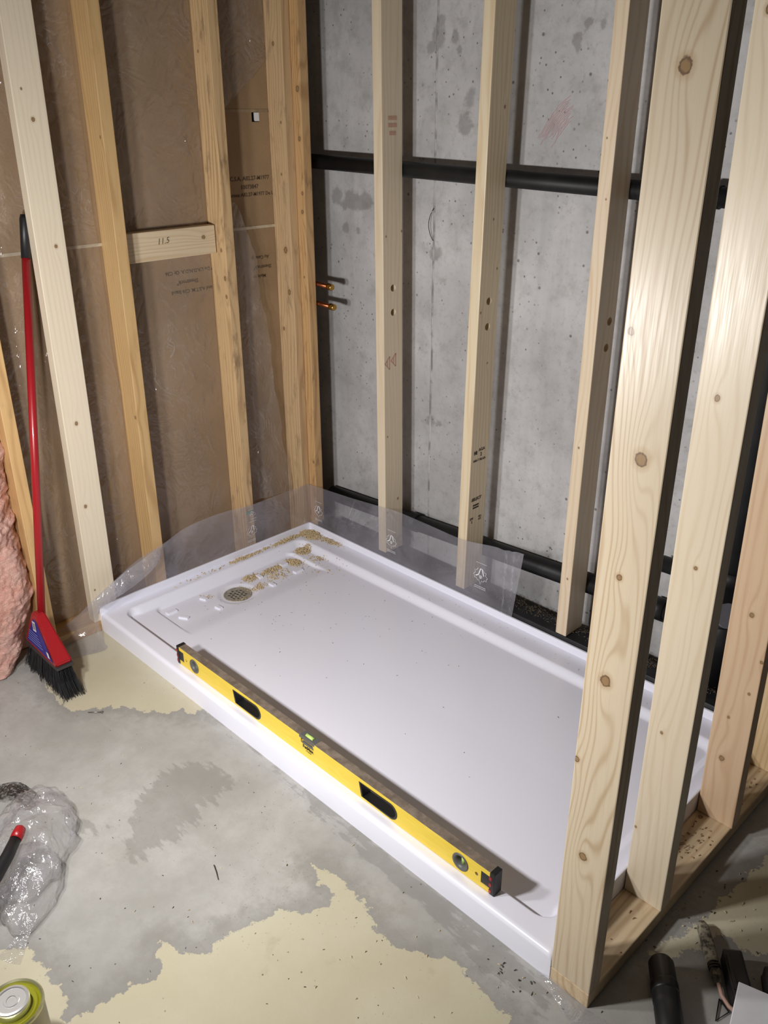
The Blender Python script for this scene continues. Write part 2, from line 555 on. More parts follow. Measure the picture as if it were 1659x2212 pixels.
us = np.concatenate([np.linspace(-0.6, -0.1, 6)[:-1], np.linspace(-0.1, 2.0, 176), np.linspace(2.0, 5.0, 10)[1:]])
zs = np.linspace(0, 2.45, 170)
wall = grid_obj('wall_back', us, zs, lambda u, v: np.stack([u, 0 * u + YW, v], 1), {'stain': stain}, wall_mat)
# form seam ridge and crayon scribble belong to the wall
sv_, sf_ = [], []
for i in range(140):
    z = 2.42 * i / 139
    x = 0.488 + 0.004 * fbm(z * 3, 1.3)
    d = 0.0015 + 0.0012 * abs(fbm(z * 14, 5.0))
    sv_ += [(x - 0.005, YW - 0.0002, z), (x - 0.0012, YW - d, z), (x + 0.0012, YW - d * 0.8, z), (x + 0.004, YW - 0.0002, z)]
    if i:
        for k in range(3):
            a = (i - 1) * 4 + k
            sf_.append((a, a + 1, a + 5, a + 4))
t = NT('seam_concrete'); t.base(t.mix(t.rng(t.noise(t.coord(), 22, 4), 0.35, 0.65), lin((128, 125, 122)), lin((176, 174, 172)))); t.rough(0.8)
link('form_seam', mesh_py('form_seam', sv_, sf_), t.mat, wall)
pl = []
for i in range(13):
    o0 = i * 0.0085
    pts = []
    n = 14
    q = i / 12.0
    a0, a1 = R.uniform(0, 0.12) + (0.3 * q if q > 0.3 else 0) * R.random(), R.uniform(0.8, 1.0) - 0.25 * q
    for k in range(n):
        s = a0 + (a1 - a0) * k / (n - 1)
        pts.append((0.868 + 0.108 * s + 0.040 * q + R.uniform(-1, 1) * 0.0012, 1.515 + 0.118 * s - 0.036 * q + 0.016 * math.sin(math.pi * s) + R.uniform(-1, 1) * 0.0012))
    pl.append(pts)
v_, f_ = strips(pl, 0.0012, lambda p: (p[0], YW - 0.0006, p[1]))
link('crayon_scribble', mesh_py('crayon_scribble', v_, f_), M['crayon'], wall)
wire = [(0.488 - 0.012 * math.sin(math.pi * k / 14) ** 0.7, YW - 0.004 - 0.01 * math.sin(math.pi * k / 14), 1.31 - 0.1 * k / 14) for k in range(15)]
tag(tube_obj('tie_wire', wire, 0.0011, M['dark'], None, 6), 'thin bent wire loop sticking out of the concrete wall seam', 'wire')

# ------------------------------------------------------------------ drywall backs on the left
t = NT('drywall_back_paper')
v = t.coord()
n1 = t.noise(v, 2.5, 4, 0.6); n2 = t.noise(v, 180, 3, 0.6); n4 = t.noise(t.coord('Object', (4, 4, 1)), 9, 4, 0.6)
col = t.mix(t.rng(n1, 0.3, 0.7), lin((142, 117, 87)), lin((160, 133, 101)))
col = t.mix(t.math('MULTIPLY', t.rng(n2, 0.4, 0.7), 0.18), col, lin((118, 94, 68)))
col = t.mix(t.math('MULTIPLY', t.rng(n4, 0.6, 0.75), 0.25), col, lin((126, 101, 74)))
t.base(col); t.rough(0.72); t.bump(n2, 0.06, 0.0008)
M['drywall'] = t.mat
wall_left = empty('wall_left', (DX, -0.9, 0)); wall_left['kind'] = 'structure'
def wl(name, me, mat):
    o = link(name, me, mat, wall_left)
    o.matrix_parent_inverse = Matrix.Translation((-DX, 0.9, 0))
    return o
T = 0.0127
wl('drywall_panel', mesh_bm('p', box_bm(DX - T, DX, -2.2, 0.12, 0.012, 1.2265)), M['drywall'])
wl('drywall_panel', mesh_bm('p', box_bm(DX - T, DX, -2.2, -0.29, 1.2315, 2.45)), M['drywall'])
hole = mesh_bm('h', box_bm(DX - 0.05, DX + 0.05, -0.098, -0.066, 1.560, 1.592))
me = boolean_cut(mesh_bm('p', box_bm(DX - T, DX, -0.289, 0.12, 1.2315, 1.589)), [hole])
wl('drywall_panel', me, M['drywall'])
wl('drywall_panel', mesh_bm('p', box_bm(DX - T, DX, -0.289, 0.12, 1.594, 2.45)), M['drywall'])
wl('joint_tape', mesh_bm('p', box_bm(DX, DX + 0.0012, -1.5, 0.03, 1.224, 1.233)), plain('pale_joint_tape', (190, 176, 152), 0.35, var=0.15))
wl('joint_tape', mesh_bm('p', box_bm(DX, DX + 0.0012, -0.262, -0.03, 1.589, 1.598)), plain('grey_joint_tape', (150, 130, 102), 0.5, var=0.2))
wl('backing_board', mesh_bm('p', box_bm(DX - T - 0.02, DX - T - 0.012, -2.2, 0.12, 0.0, 2.45)), M['dark'])
wl('box_liner', mesh_bm('p', box_bm(DX - 0.011, DX - 0.002, -0.0815, -0.0662, 1.562, 1.588)), M['white_plastic'])
def wtext(body, size, y, z, flip=False, shear=0.0):
    s = -1 if flip else 1
    o = text('printed_lettering', body, size, M['ink_drywall'], wall_left, (DX + 0.0006, y, z), (0, s, 0), (0, 0, s), shear=shear, bold=0.0003)
    o.matrix_parent_inverse = Matrix.Translation((-DX, 0.9, 0))
wtext("C.S.A. A82.27-M1977", 0.0185, -0.122, 1.387)
wtext("10073847", 0.0185, -0.125, 1.360)
wtext("Normes A82.27-M1977 De L'A", 0.0165, -0.118, 1.336)
wtext("M1977 and A.S.T.M. C36 Stand", 0.0165, -0.362, 1.052, True)
wtext("Sheetrock\"", 0.0185, -0.402, 1.082, True)
wtext("M1977 De L'A.D.N.D.A. Or C36", 0.0165, -0.372, 1.115, True)
wtext("Made in", 0.0165, -0.105, 1.063, True)
wtext("Sheetrock\"", 0.0175, -0.092, 1.094, True)
wtext("Au Cana  y", 0.0165, -0.098, 1.127, True)

# ------------------------------------------------------------------ framing lumber
NEW = (224, 206, 174); NEW_D = (192, 160, 116)
OLD = (204, 168, 122); OLD_D = (160, 116, 70)
TOP = 2.44

def stud(name, x0, x1, y0, y1, z0, z1, mat, label, lean=(0, 0), cuts=(), bev=0.0022, group=None):
    """one piece of lumber, origin at the centre of its foot; lean shifts the top in x and y per metre"""
    cx, cy = (x0 + x1) / 2, (y0 + y1) / 2
    bm = box_bm(x0 - cx, x1 - cx, y0 - cy, y1 - cy, 0, z1 - z0, bev)
    me = mesh_bm(name, bm)
    if cuts:
        me = boolean_cut(me, [cyl_mesh(Vector(a) - Vector((cx, cy, z0)), Vector(b) - Vector((cx, cy, z0)), r) for a, b, r in cuts])
    for vtx in me.vertices:
        vtx.co.x += lean[0] * vtx.co.z
        vtx.co.y += lean[1] * vtx.co.z
    o = link(name, me, mat, None, (cx, cy, z0))
    return tag(o, label, 'stud', group)

GL, GB, GR = 'studs of the left partition', 'studs in front of the concrete wall', 'studs of the right end wall'
# left partition
stud('wall_stud', -D, 0, -1.113, -1.075, S, TOP, wood('wood_l0', (206, 170, 118), OLD_D, 'X', seed=2.0, knots=((0.01, 0.98, 0.007),), smudge=0.25), 'amber wall stud with the pink insulation beside it, behind the red broom', group=GL)
stud('wall_stud', -S, 0, -0.945, -0.857, S, TOP, wood('wood_l1', (226, 213, 190), (202, 178, 144), 'Y', seed=5.0, strength=0.28, rough=0.32, amp=0.01,
     knots=((0.020, 1.537, 0.0052), (0.028, 1.212, 0.005), (0.004, 0.693, 0.0055), (-0.010, 0.419, 0.0055), (0.001, 1.61, 0.003), (-0.025, 0.12, 0.003))),
     'pale new stud set flatwise in the left partition, broad face out', lean=(0, 0.0115), group=GL)
stud('wall_stud', -D, 0, -0.699, -0.661, S, TOP, wood('wood_l2', (202, 168, 118), (160, 120, 72), 'X', seed=9.0, smudge=0.3, smudge_col=(170, 128, 80),
     knots=((0.03, 1.49, 0.004), (0.032, 0.66, 0.005))), 'honey coloured stud between the flatwise pale stud and the short block', lean=(0, 0.008), group=GL)
L3 = stud('wall_stud', -D, 0, -0.306, -0.268, S, TOP, wood('wood_l3', (206, 174, 130), (140, 98, 58), 'X', seed=13.0, smudge=0.75, smudge_col=(126, 102, 76),
     knots=((0.02, 1.14, 0.006), (0.03, 1.05, 0.007), (-0.02, 1.72, 0.004), (0.03, 0.99, 0.006))), 'weathered stud with dark smudges and green mark at the right end of the block', lean=(0, 0.002), group=GL)
stud('wall_stud', -D, 0, -0.0285, 0.0068, S, TOP, wood('wood_c1', (202, 172, 132), (148, 110, 72), 'X', seed=17.0, smudge=0.6, smudge_col=(140, 116, 88),
     knots=((0.012, 1.111, 0.010), (0.022, 0.967, 0.0085), (0.0, 1.75, 0.006), (0.02, 1.52, 0.004), (-0.02, 0.83, 0.006), (0.01, 1.36, 0.004))), 'knotty grey-brown corner stud, left of the pair standing in the corner', group=GL)
stud('wall_stud', -0.05, 0.039, 0.0075, 0.0455, S, TOP, wood('wood_c2', (198, 160, 112), (142, 98, 54), 'X', seed=21.0, smudge=0.7, smudge_col=(126, 92, 60),
     knots=((0.03, 1.24, 0.007), (0.034, 1.30, 0.006), (0.026, 1.02, 0.004), (0.036, 0.32, 0.005), (0.03, 1.62, 0.009), (0.03, 1.47, 0.007))), 'orange-brown corner stud with a long crack beside it, nearest the concrete', bev=0.004, group=GL)
stud('bottom_plate', -D, 0, -1.114, 0.05, 0, S, wood('wood_pl', (186, 152, 106), OLD_D, 'X', 'Y', seed=31.0), 'amber bottom plate under the left partition studs')
box('green_marker_stripe', D / 2 - 0.0002, D / 2 + 0.0006, -0.017, 0.017, 0.186, 0.198, plain('green_marker', (92, 138, 104), 0.8), L3)
# short flat block between two studs, pencil figure on it
blk = box('blocking', -0.019, 0.019, -0.176, 0.176, 0, 0.0889, wood('wood_blk', (212, 194, 164), (186, 152, 110), 'Z', 'Y', seed=41.0, knots=((0.055, 0.13, 0.006),), strength=0.5), None, 0.0022, 2, (-0.0645, -0.4835, 1.168))
tag(blk, 'short pale wooden block nailed between the two partition studs', 'block')
text('pencil_figure', '11.5', 0.026, M['pencil'], blk, (0.0195, -0.02, 0.056), (0, 1, 0.06), (0, 0, 1), shear=0.2)

# back wall studs
hz = lambda x, z: ((x - 0.05, 0.045, z), (x + 0.09, 0.045, z), 0.0115)
B1 = stud('wall_stud', 0.396, 0.434, 0.0, D, 0.112, TOP, wood('wood_b1', (212, 197, 172), (190, 158, 116), 'Y', seed=51.0, strength=0.35, knots=((0.04, 1.13, 0.003), (-0.03, 1.12, 0.003), (-0.034, 0.16, 0.003), (0.02, 0.20, 0.004), (-0.03, 0.45, 0.003))),
          'back stud nearest the corner, red arrow stamps on its side', lean=(-0.0085, 0), cuts=(hz(0.40, 1.068), hz(0.40, 0.989)), group=GB)
B2 = stud('wall_stud', 0.773, 0.811, 0.0, D, 0.112, TOP, wood('wood_b2', (214, 199, 170), (188, 152, 104), 'Y', seed=57.0, strength=0.5, knots=((0.02, 1.49, 0.004), (-0.0, 1.2, 0.003), (0.03, 1.06, 0.003), (-0.035, 0.94, 0.003), (0.01, 0.78, 0.003))),
          'back stud in the middle, black printed grade stamps on its side', lean=(0.0140, 0), cuts=(hz(0.79, 1.081), hz(0.79, 1.005)), group=GB)
B3 = stud('wall_stud', 1.186, 1.2241, 0.0, D, 0.112, TOP, wood('wood_b3', (216, 199, 173), (196, 160, 118), 'X', seed=61.0, strength=0.5, knots=((0.008, 1.28, 0.0022), (-0.006, 1.42, 0.0022), (0.0, 0.62, 0.003), (0.005, 0.2, 0.003))),
          'back stud nearest the right end wall, two holes in its shaded side', lean=(0, 0), cuts=(((1.13, 0.06, 1.081), (1.30, 0.06, 1.081), 0.0115), ((1.13, 0.057, 1.010), (1.30, 0.057, 1.010), 0.0115)), group=GB)
def stamp(st, body, size, dy, z, mat=None, shear=0.0, bold=0.0002):
    """print on the right side of a back stud; z measured from the floor"""
    h = z - 0.112
    lx = {B1: -0.0085, B2: 0.0140, B3: 0}[st]
    text('printed_lettering', body, size, mat or M['ink'], st, (S / 2 + lx * h + 0.0004, dy - D / 2, h), (0, 1, 0), (lx, 0, 1), shear=shear, bold=bold)
stamp(B2, 'SELECT', 0.0150, 0.038, 0.440, shear=0.25, bold=0.0005)
stamp(B2, 'IIIIIIIIIIIIIIII', 0.0075, 0.038, 0.418)
stamp(B2, 'IIIIIIIIIIIIIIII', 0.0075, 0.038, 0.409)
stamp(B2, 'AGA', 0.0145, 0.052, 0.611)
stamp(B2, '2', 0.0170, 0.050, 0.594)
stamp(B2, '040-7 NLGA', 0.0115, 0.043, 0.577)
stamp(B2, 'HI', 0.015, 0.022, 0.604, bold=0.001)
stamp(B2, 'SPF\n 2', 0.0120, 0.020, 0.365)
stamp(B2, 'KD\nHT', 0.0100, 0.062, 0.365)
for z, n in ((1.572, 9), (1.552, 9), (1.530, 7)):
    stamp(B1, 'I' * n, 0.017, 0.045, z, M['red_ink'])
def tri(y0, z):
    h = z - 0.112
    v, f = strips([((y0, h), (y0 + 0.022, h + 0.022)), ((y0 + 0.022, h + 0.022), (y0 + 0.022, h - 0.022)), ((y0 + 0.022, h - 0.022), (y0, h)), ((y0 + 0.011, h + 0.009), (y0 + 0.011, h - 0.009))], 0.0035,
                  lambda p: (S / 2 - 0.0085 * h + 0.0004, p[0] - D / 2, p[1]))
    link('arrow_stamp', mesh_py('arrow_stamp', v, f), M['red_ink'], B1)
tri(0.004, 0.822); tri(0.033, 0.828)
# the dark sole under the back studs
pl_b = stud('bottom_plate', 0.05, 1.82, 0.0005, 0.076, 0.0, 0.110, plain('black_sill_membrane', (34, 34, 36), 0.45, var=0.3, scale=25, bump=0.3), 'black membrane wrapped sole under the back studs')
pl_b['category'] = 'plate'

# right end wall
stud('wall_stud', 1.8295, 1.8295 + D, -W, -W + S, S, TOP, wood('wood_r1', (208, 192, 166), (168, 138, 102), 'X', seed=71.0, amp=0.030, strength=0.6, freq=470, rough=0.34, spec=0.4, power=4.0,
     knots=((-0.003, 1.604, 0.0095), (0.007, 1.105, 0.0105), (-0.004, 0.908, 0.0052), (-0.005, 0.715, 0.0100), (-0.005, 0.328, 0.0085), (-0.033, 1.282, 0.0055), (-0.040, 0.532, 0.0055))),
     'big foreground stud with large knots, nearest the camera', group=GR)
stud('wall_stud', 1.8310, 1.8310 + D, -0.650, -0.650 + S, S, TOP, wood('wood_r2', (214, 200, 176), (190, 166, 132), 'X', seed=77.0, amp=0.024, strength=0.4, freq=380, rough=0.34, spec=0.4, power=4.0,
     knots=((-0.018, 1.129, 0.0055), (-0.006, 0.818, 0.004), (-0.018, 0.445, 0.0035), (-0.040, 0.184, 0.003), (0.043, 1.255, 0.008), (-0.035, 1.682, 0.006))),
     'pale clean stud, second from the camera in the right end wall', lean=(-0.0080, 0), group=GR)
stud('wall_stud', 1.8320, 1.8320 + D, -0.317, -0.317 + S, S, TOP, wood('wood_r3', (208, 180, 148), (182, 142, 108), 'X', seed=83.0, amp=0.02, strength=0.5, freq=300,
     knots=((-0.010, 0.573, 0.0055), (0.030, 0.471, 0.004), (0.018, 0.381, 0.0035), (-0.015, 0.299, 0.0035), (-0.012, 0.182, 0.0068))),
     'pinkish stud with small round knots, third from the camera', lean=(-0.0205, 0), group=GR)
stud('wall_stud', 1.8340, 1.8340 + D, -0.062, -0.062 + S, S, TOP, wood('wood_r4', (218, 190, 146), (180, 140, 96), 'X', seed=87.0), 'half hidden stud at the right edge closest to the concrete wall', group=GR)
rp = stud('bottom_plate', 1.8295, 1.8295 + D, -W, 0.16, 0, S, wood('wood_rp', (212, 190, 156), (160, 122, 84), 'X', 'Y', seed=91.0, smudge=0.35, freq=300, knots=((-0.025, 0.05, 0.006),)), 'dusty bottom plate under the right end wall studs')
rp['category'] = 'plate'
for nm in ('bottom_plate',):
    bpy.data.objects[nm]['category'] = 'plate'
v_, f_ = strips([[(0.0, 0), (0.012, 0.018)], [(0.004, -0.002), (0.016, 0.016)], [(0.02, 0.0), (0.024, 0.02), (0.03, 0.004), (0.018, 0.012), (0.034, 0.014)]], 0.0014, lambda p: (-0.025 + p[0], -0.04 - 0.03 + p[1], S + 0.0004))
link('pencil_figure', mesh_py('pencil_figure', v_, f_), M['pencil'], rp)

# ------------------------------------------------------------------ pipes behind the studs
pipe = empty('drain_pipe', (0, 0.127, 1.43), 'black plastic waste pipe running high across the concrete wall', 'pipe')
def sub(root, o):
    o.parent = root
    o.matrix_parent_inverse = Matrix.Translation(root.location).inverted()
    return o
sub(pipe, tube_obj('pipe_run', [(-0.07, 0.1145, 1.4345), (1.598, 0.1145, 1.4005)], 0.0240, M['abs'], None, 24))
sub(pipe, tube_obj('coupling', [(1.41, 0.1145, 1.4043), (1.455, 0.1145, 1.4035)], 0.0275, M['abs'], None, 24))
low = empty('drain_pipe', (0, 0.127, 0.19), 'black plastic drain pipe running low behind the back studs', 'pipe')
zl = lambda x: 0.181 + 0.0525 * x
sub(low, tube_obj('pipe_run', [(0.0, 0.127, zl(0)), (1.598, 0.127, zl(1.598))], 0.0305, M['abs'], None, 24))
for x in (0.455, 1.27, 1.45):
    sub(low, tube_obj('coupling', [(x - 0.02, 0.127, zl(x - 0.02)), (x + 0.025, 0.127, zl(x + 0.025))], 0.0345, M['abs'], None, 24))
stk = empty('soil_stack', (1.645, 0.122, 0.0), 'black vertical soil stack between the far right studs and the wall', 'pipe')
sub(stk, tube_obj('stack_pipe', [(1.645, 0.122, 0.0), (1.645, 0.122, TOP)], 0.0445, M['abs'], None, 28))
sub(stk, tube_obj('hub', [(1.645, 0.122, 0.18), (1.645, 0.122, 0.34)], 0.0475, M['abs'], None, 28))
sub(stk, tube_obj('hub', [(1.645, 0.122, 0.42), (1.645, 0.122, 0.47)], 0.0475, M['abs'], None, 28))
sub(stk, tube_obj('branch', [(1.60, 0.11, 0.300), (1.66, 0.03, 0.36), (1.70, -0.01, 0.40)], 0.030, M['abs'], None, 20))
sub(stk, tube_obj('cleanout_cap', [(1.70, -0.01, 0.40), (1.708, -0.018, 0.408)], 0.033, plain('grey_cap', (96, 96, 104), 0.5), None, 20))
sub(stk, tube_obj('side_stub', [(1.44, 0.127, 0.405), (1.61, 0.127, 0.41)], 0.0245, M['abs'], None, 20))
sub(stk, tube_obj('cable', [(1.585, 0.07, 0.378), (1.62, 0.068, 0.372), (1.66, 0.07, 0.384)], 0.0012, plain('grey_wire', (150, 150, 150), 0.5), None, 6))
for z, x1, lab in ((1.028, 0.116, 'upper copper water stub with a brass cap poking from the corner'), (0.959, 0.125, 'lower copper water stub with a brass cap poking from the corner')):
    e = empty('copper_stub', (-0.03, 0.055, z), lab, 'pipe', 'copper stubs')
    sub(e, tube_obj('pipe', [(-0.06, 0.0565, z + 0.004), (x1 - 0.018, 0.0565 - 0.001, z + 0.001)], 0.0085, M['copper'], None, 16))
    sub(e, tube_obj('cap', [(x1 - 0.024, 0.0555, z + 0.001), (x1 - 0.004, 0.0552, z), (x1, 0.055, z)], [0.0115, 0.0115, 0.009], M['brass'], None, 18))

# ------------------------------------------------------------------ shower base
def sm(t):
    t = np.clip(t, 0, 1)
    return t * t * (3 - 2 * t)
def rrect(x, y, x0, x1, y0, y1, r):
    cx, cy = (x0 + x1) / 2, (y0 + y1) / 2
    qx, qy = np.abs(x - cx) - (x1 - x0) / 2 + r, np.abs(y - cy) - (y1 - y0) / 2 + r
    return np.hypot(np.maximum(qx, 0), np.maximum(qy, 0)) + np.minimum(np.maximum(qx, qy), 0) - r
DRX, DRY = 0.172, -0.485
def pan_h(x, y):
    d = rrect(x, y, 0.046, 1.785, -0.866, -0.085, 0.045)
    fl = 0.0425 + 0.0045 * np.clip((x - 0.2) / 1.5, 0, 1) + 0.003 * np.clip(np.abs(y + 0.485) / 0.4, 0, 1)
    wd = 0.030 - 0.018 * sm((-0.80 - y) / 0.05)
    z = HT + (fl - HT) * sm(-d / wd)
    d2 = rrect(x, y, 0.070, 0.40, -0.765, -0.160, 0.030)
    tr = sm(-d2 / 0.011) * sm((0.31 - x) / 0.10)
    z = z - 0.0105 * tr
    r = np.hypot(x - DRX, y - DRY)
    z = z - 0.005 * sm((0.075 - r) / 0.02)
    e = np.clip((-W + 0.012 - y) / 0.012, 0, 1)
    z = z - 0.012 * (1 - np.sqrt(np.maximum(0, 1 - e * e)))
    e = np.clip((x - L + 0.010) / 0.010, 0, 1)
    return z - 0.010 * (1 - np.sqrt(np.maximum(0, 1 - e * e)))
gx = np.unique(np.concatenate([np.linspace(0, 0.36, 121), np.linspace(0.36, 1.70, 110), np.linspace(1.70, L - 0.012, 36), L - 0.010 + 0.010 * np.sin(np.linspace(0, math.pi / 2, 7))]))
gy = np.unique(np.concatenate([-W + 0.012 - 0.012 * np.sin(np.linspace(0, math.pi / 2, 8)), np.linspace(-W + 0.012, -0.72, 70), np.linspace(-0.72, -0.2, 120), np.linspace(-0.2, 0.0, 70)]))
X, Y = np.meshgrid(gx, gy, indexing='ij')
Z = pan_h(X, Y)
nx, ny = X.shape
Vv = np.stack([X.ravel(), Y.ravel(), Z.ravel()], 1).tolist()
drop = np.hypot(X - DRX, Y - DRY) < 0.050
Ff = []
for i in range(nx - 1):
    for j in range(ny - 1):
        if drop[i, j] and drop[i + 1, j] and drop[i, j + 1] and drop[i + 1, j + 1]:
            continue
        Ff.append((i * ny + j, (i + 1) * ny + j, (i + 1) * ny + j + 1, i * ny + j + 1))
ring_ids = [i * ny for i in range(nx)] + [(nx - 1) * ny + j for j in range(1, ny)] + [i * ny + ny - 1 for i in range(nx - 2, -1, -1)] + [j for j in range(ny - 2, 0, -1)]
b0 = len(Vv)
for r in ring_ids:
    x, y, z = Vv[r]
    Vv.append([x, y, 0.0])
nr = len(ring_ids)
for k in range(nr):
    a, b = ring_ids[k], ring_ids[(k + 1) % nr]
    Ff.append((a, b0 + k, b0 + (k + 1) % nr, b))
t = NT('white_acrylic'); v = t.coord(); nn = t.noise(v, 40, 4, 0.6)
t.base(t.mix(t.math('MULTIPLY', t.rng(nn, 0.3, 0.8), 0.1), lin((236, 236, 248)), lin((232, 232, 244)))); t.rough(0.26)
M['acrylic'] = t.mat
pan = empty('shower_tray', (L / 2, -W / 2, 0), 'white acrylic shower tray on the concrete floor between the stud walls', 'shower tray')
pm = mesh_py('basin', Vv, Ff, True)
try:
    pm.set_sharp_from_angle(angle=math.radians(50))
except Exception:
    pass
sub(pan, link('basin', pm, M['acrylic']))
FT = 0.0085
sub(pan, box('tiling_flange', 0.0, FT, -W - 0.001, -0.0, HT - 0.018, HF, M['acrylic'], None, 0.0018))
sub(pan, box('tiling_flange', 0.0, L, -FT, -0.0004, HT - 0.004, HF, M['acrylic'], None, 0.0018))
sub(pan, box('tiling_flange', L - 0.006, L + 0.0002, -W + 0.05, -0.0, HT - 0.012, HF, M['acrylic'], None, 0.0018))
for (x, y, sx, sy, rz) in ((0.118, -0.722, 0.010, 0.020, 0.0), (0.178, -0.712, 0.018, 0.008, 0.5), (0.120, -0.593, 0.014, 0.009, 0.35), (0.207, -0.590, 0.014, 0.009, 0.1), (0.130, -0.357, 0.014, 0.009, 0), (0.211, -0.359, 0.014, 0.009, 0), (0.200, -0.229, 0.010, 0.020, 0.0), (0.122, -0.235, 0.010, 0.016, 0.0)):
    z0 = float(pan_h(np.array(x), np.array(y)))
    o = box('support_pad', -sx, sx, -sy, sy, -0.003, 0.0065, M['acrylic'], None, 0.003, 2, (x, y, z0))
    o.rotation_euler = (0, 0, rz)
    sub(pan, o)
# drain
dr = empty('shower_drain', (DRX, DRY, 0.030), 'round steel drain strainer with holes set in the shower tray', 'drain')
v_, f_ = lathe([(0.0, 0.0), (0.047, 0.0), (0.0495, 0.0012), (0.0505, 0.003), (0.0495, 0.0042), (0.044, 0.0034), (0.0, 0.0034)], 44)
bm = bmesh.new()
vv = [bm.verts.new(p) for p in v_]
for k in f_:
    try:
        bm.faces.new([vv[i] for i in k])
    except ValueError:
        pass
bmesh.ops.remove_doubles(bm, verts=bm.verts[:], dist=1e-6)
bmesh.ops.dissolve_degenerate(bm, edges=bm.edges[:], dist=1e-6)
disc = mesh_bm('strainer', bm)
cut = []
for i in range(-3, 4):
    for j in range(-3, 4):
        x, y = i * 0.0150 + (0.0075 if j % 2 else 0), j * 0.0128
        if math.hypot(x, y) < 0.038:
            cut.append(cyl_mesh((x, y, -0.01), (x, y, 0.02), 0.0054, 14))
disc = boolean_cut(disc, cut)
zd = float(pan_h(np.array(DRX + 0.052), np.array(DRY))) - 0.030
o = link('strainer', disc, plain('dirty_strainer_steel', (176, 170, 156), 0.4, 0.5, var=0.3, scale=120), dr, (0, 0, zd - 0.0015))
v_, f_ = lathe([(0.0495, zd), (0.0495, 0.0), (0.046, -0.02), (0.0, -0.021)], 36)
link('drain_throat', mesh_py('drain_throat', v_, f_, True), M['dark'], dr)

# ------------------------------------------------------------------ polythene strip standing round the base
fs = empty('polythene_strip', (0.3, -0.02, 0.06), 'clear printed polythene strip tucked behind the back and left rims of the tray', 'plastic sheet')
def sheet(name, cols, mat, root, nu=6, jit=0.0, sd=0.0):
    """surface through columns, each column a list of points"""
    v, f = [], []
    m_ = len(cols[0])
    cc = []
    for i in range(len(cols) - 1):
        for k in range(nu):
            s = k / nu
            p0 = cols[max(i - 1, 0)]; p1 = cols[i]; p2 = cols[i + 1]; p3 = cols[min(i + 2, len(cols) - 1)]
            cc.append([0.5 * ((2 * Vector(b)) + (Vector(c) - Vector(a)) * s + (2 * Vector(a) - 5 * Vector(b) + 4 * Vector(c) - Vector(d)) * s * s + (3 * Vector(b) - Vector(a) - 3 * Vector(c) + Vector(d)) * s ** 3) for a, b, c, d in zip(p0, p1, p2, p3)])
    cc.append([Vector(p) for p in cols[-1]])
    for c in cc:
        for p in c:
            if jit:
                p = p + jit * Vector((fbm(p.x * 9 + sd, p.y * 9, p.z * 7), fbm(p.x * 9, p.y * 9 + 7 + sd, p.z * 7), fbm(p.x * 9 + 3, p.y * 9, p.z * 7 + sd)))
            v.append(p)
    for i in range(len(cc) - 1):
        for j in range(m_ - 1):
            f.append((i * m_ + j, (i + 1) * m_ + j, (i + 1) * m_ + j + 1, i * m_ + j + 1))
    return sub(root, link(name, mesh_py(name, v, f, True), mat))
def col_line(a, b, n=9, bulge=(0, 0, 0)):
    a, b, g = Vector(a), Vector(b), Vector(bulge)
    return [a.lerp(b, k / (n - 1)) + g * math.sin(math.pi * k / (n - 1)) for k in range(n)]
top_b = [(0.004, 0.262), (0.12, 0.270), (0.258, 0.280), (0.38, 0.292), (0.50, 0.303), (0.65, 0.302), (0.80, 0.301), (0.93, 0.322)]
cols = [col_line((x, -0.0045, 0.072), (x, -0.0045, z), 9) for x, z in top_b]
cols += [col_line((0.958 + 0.014 * k, -0.005 - 0.0022 * (k % 2), 0.072), (0.962 + 0.0152 * k, -0.005 - 0.004 * (k % 2), 0.324 + 0.003 * k), 9) for k in range(5)]
cols += [col_line((1.017, -0.0055, 0.072), (1.051, -0.0065, 0.339), 9)]
sheet('back_sheet', cols, M['film_strip'], fs, 5)
lc = [col_line((0.0045, y, 0.072), (0.0045, y, z), 9) for y, z in ((-0.004, 0.262), (-0.177, 0.261), (-0.286, 0.260), (-0.43, 0.272), (-0.568, 0.264))]
lc += [col_line((0.004, -0.655, 0.072), (0.012, -0.660, 0.240), 9),
       col_line((-0.004, -0.760, 0.072), (0.030, -0.768, 0.228), 9),
       col_line((-0.004, -0.860, 0.072), (0.040, -0.870, 0.190), 9, (0.004, 0, 0)),
       col_line((-0.003, -0.926, 0.060), (0.040, -0.955, 0.148), 9, (0.004, 0, 0)),
       col_line((0.055, -0.948, 0.003), (0.015, -0.995, 0.105), 9, (-0.012, 0, -0.012)),
       col_line((0.118, -0.975, 0.003), (-0.030, -1.035, 0.055), 9, (-0.004, 0, -0.018)),
       col_line((0.085, -1.078, 0.003), (-0.035, -1.068, 0.042), 9, (0, 0, -0.015))]
sheet('left_sheet', lc, M['film_strip'], fs, 5)
fc = [col_line((0.020, -0.670, 0.238), (0.024, -0.672, 0.236), 5), col_line((0.050, -0.705, 0.205), (0.036, -0.715, 0.243), 5, (0.01, 0, 0)), col_line((0.060, -0.775, 0.168), (0.044, -0.785, 0.224), 5, (0.014, 0, 0)),
      col_line((0.060, -0.845, 0.145), (0.046, -0.862, 0.197), 5, (0.012, 0, 0)), col_line((0.056, -0.905, 0.125), (0.046, -0.94, 0.160), 5, (0.008, 0, 0)), col_line((0.050, -0.94, 0.11), (0.046, -0.965, 0.144), 5)]
sheet('folded_flap', fc, M['film_flap'], fs, 5, 0.004)
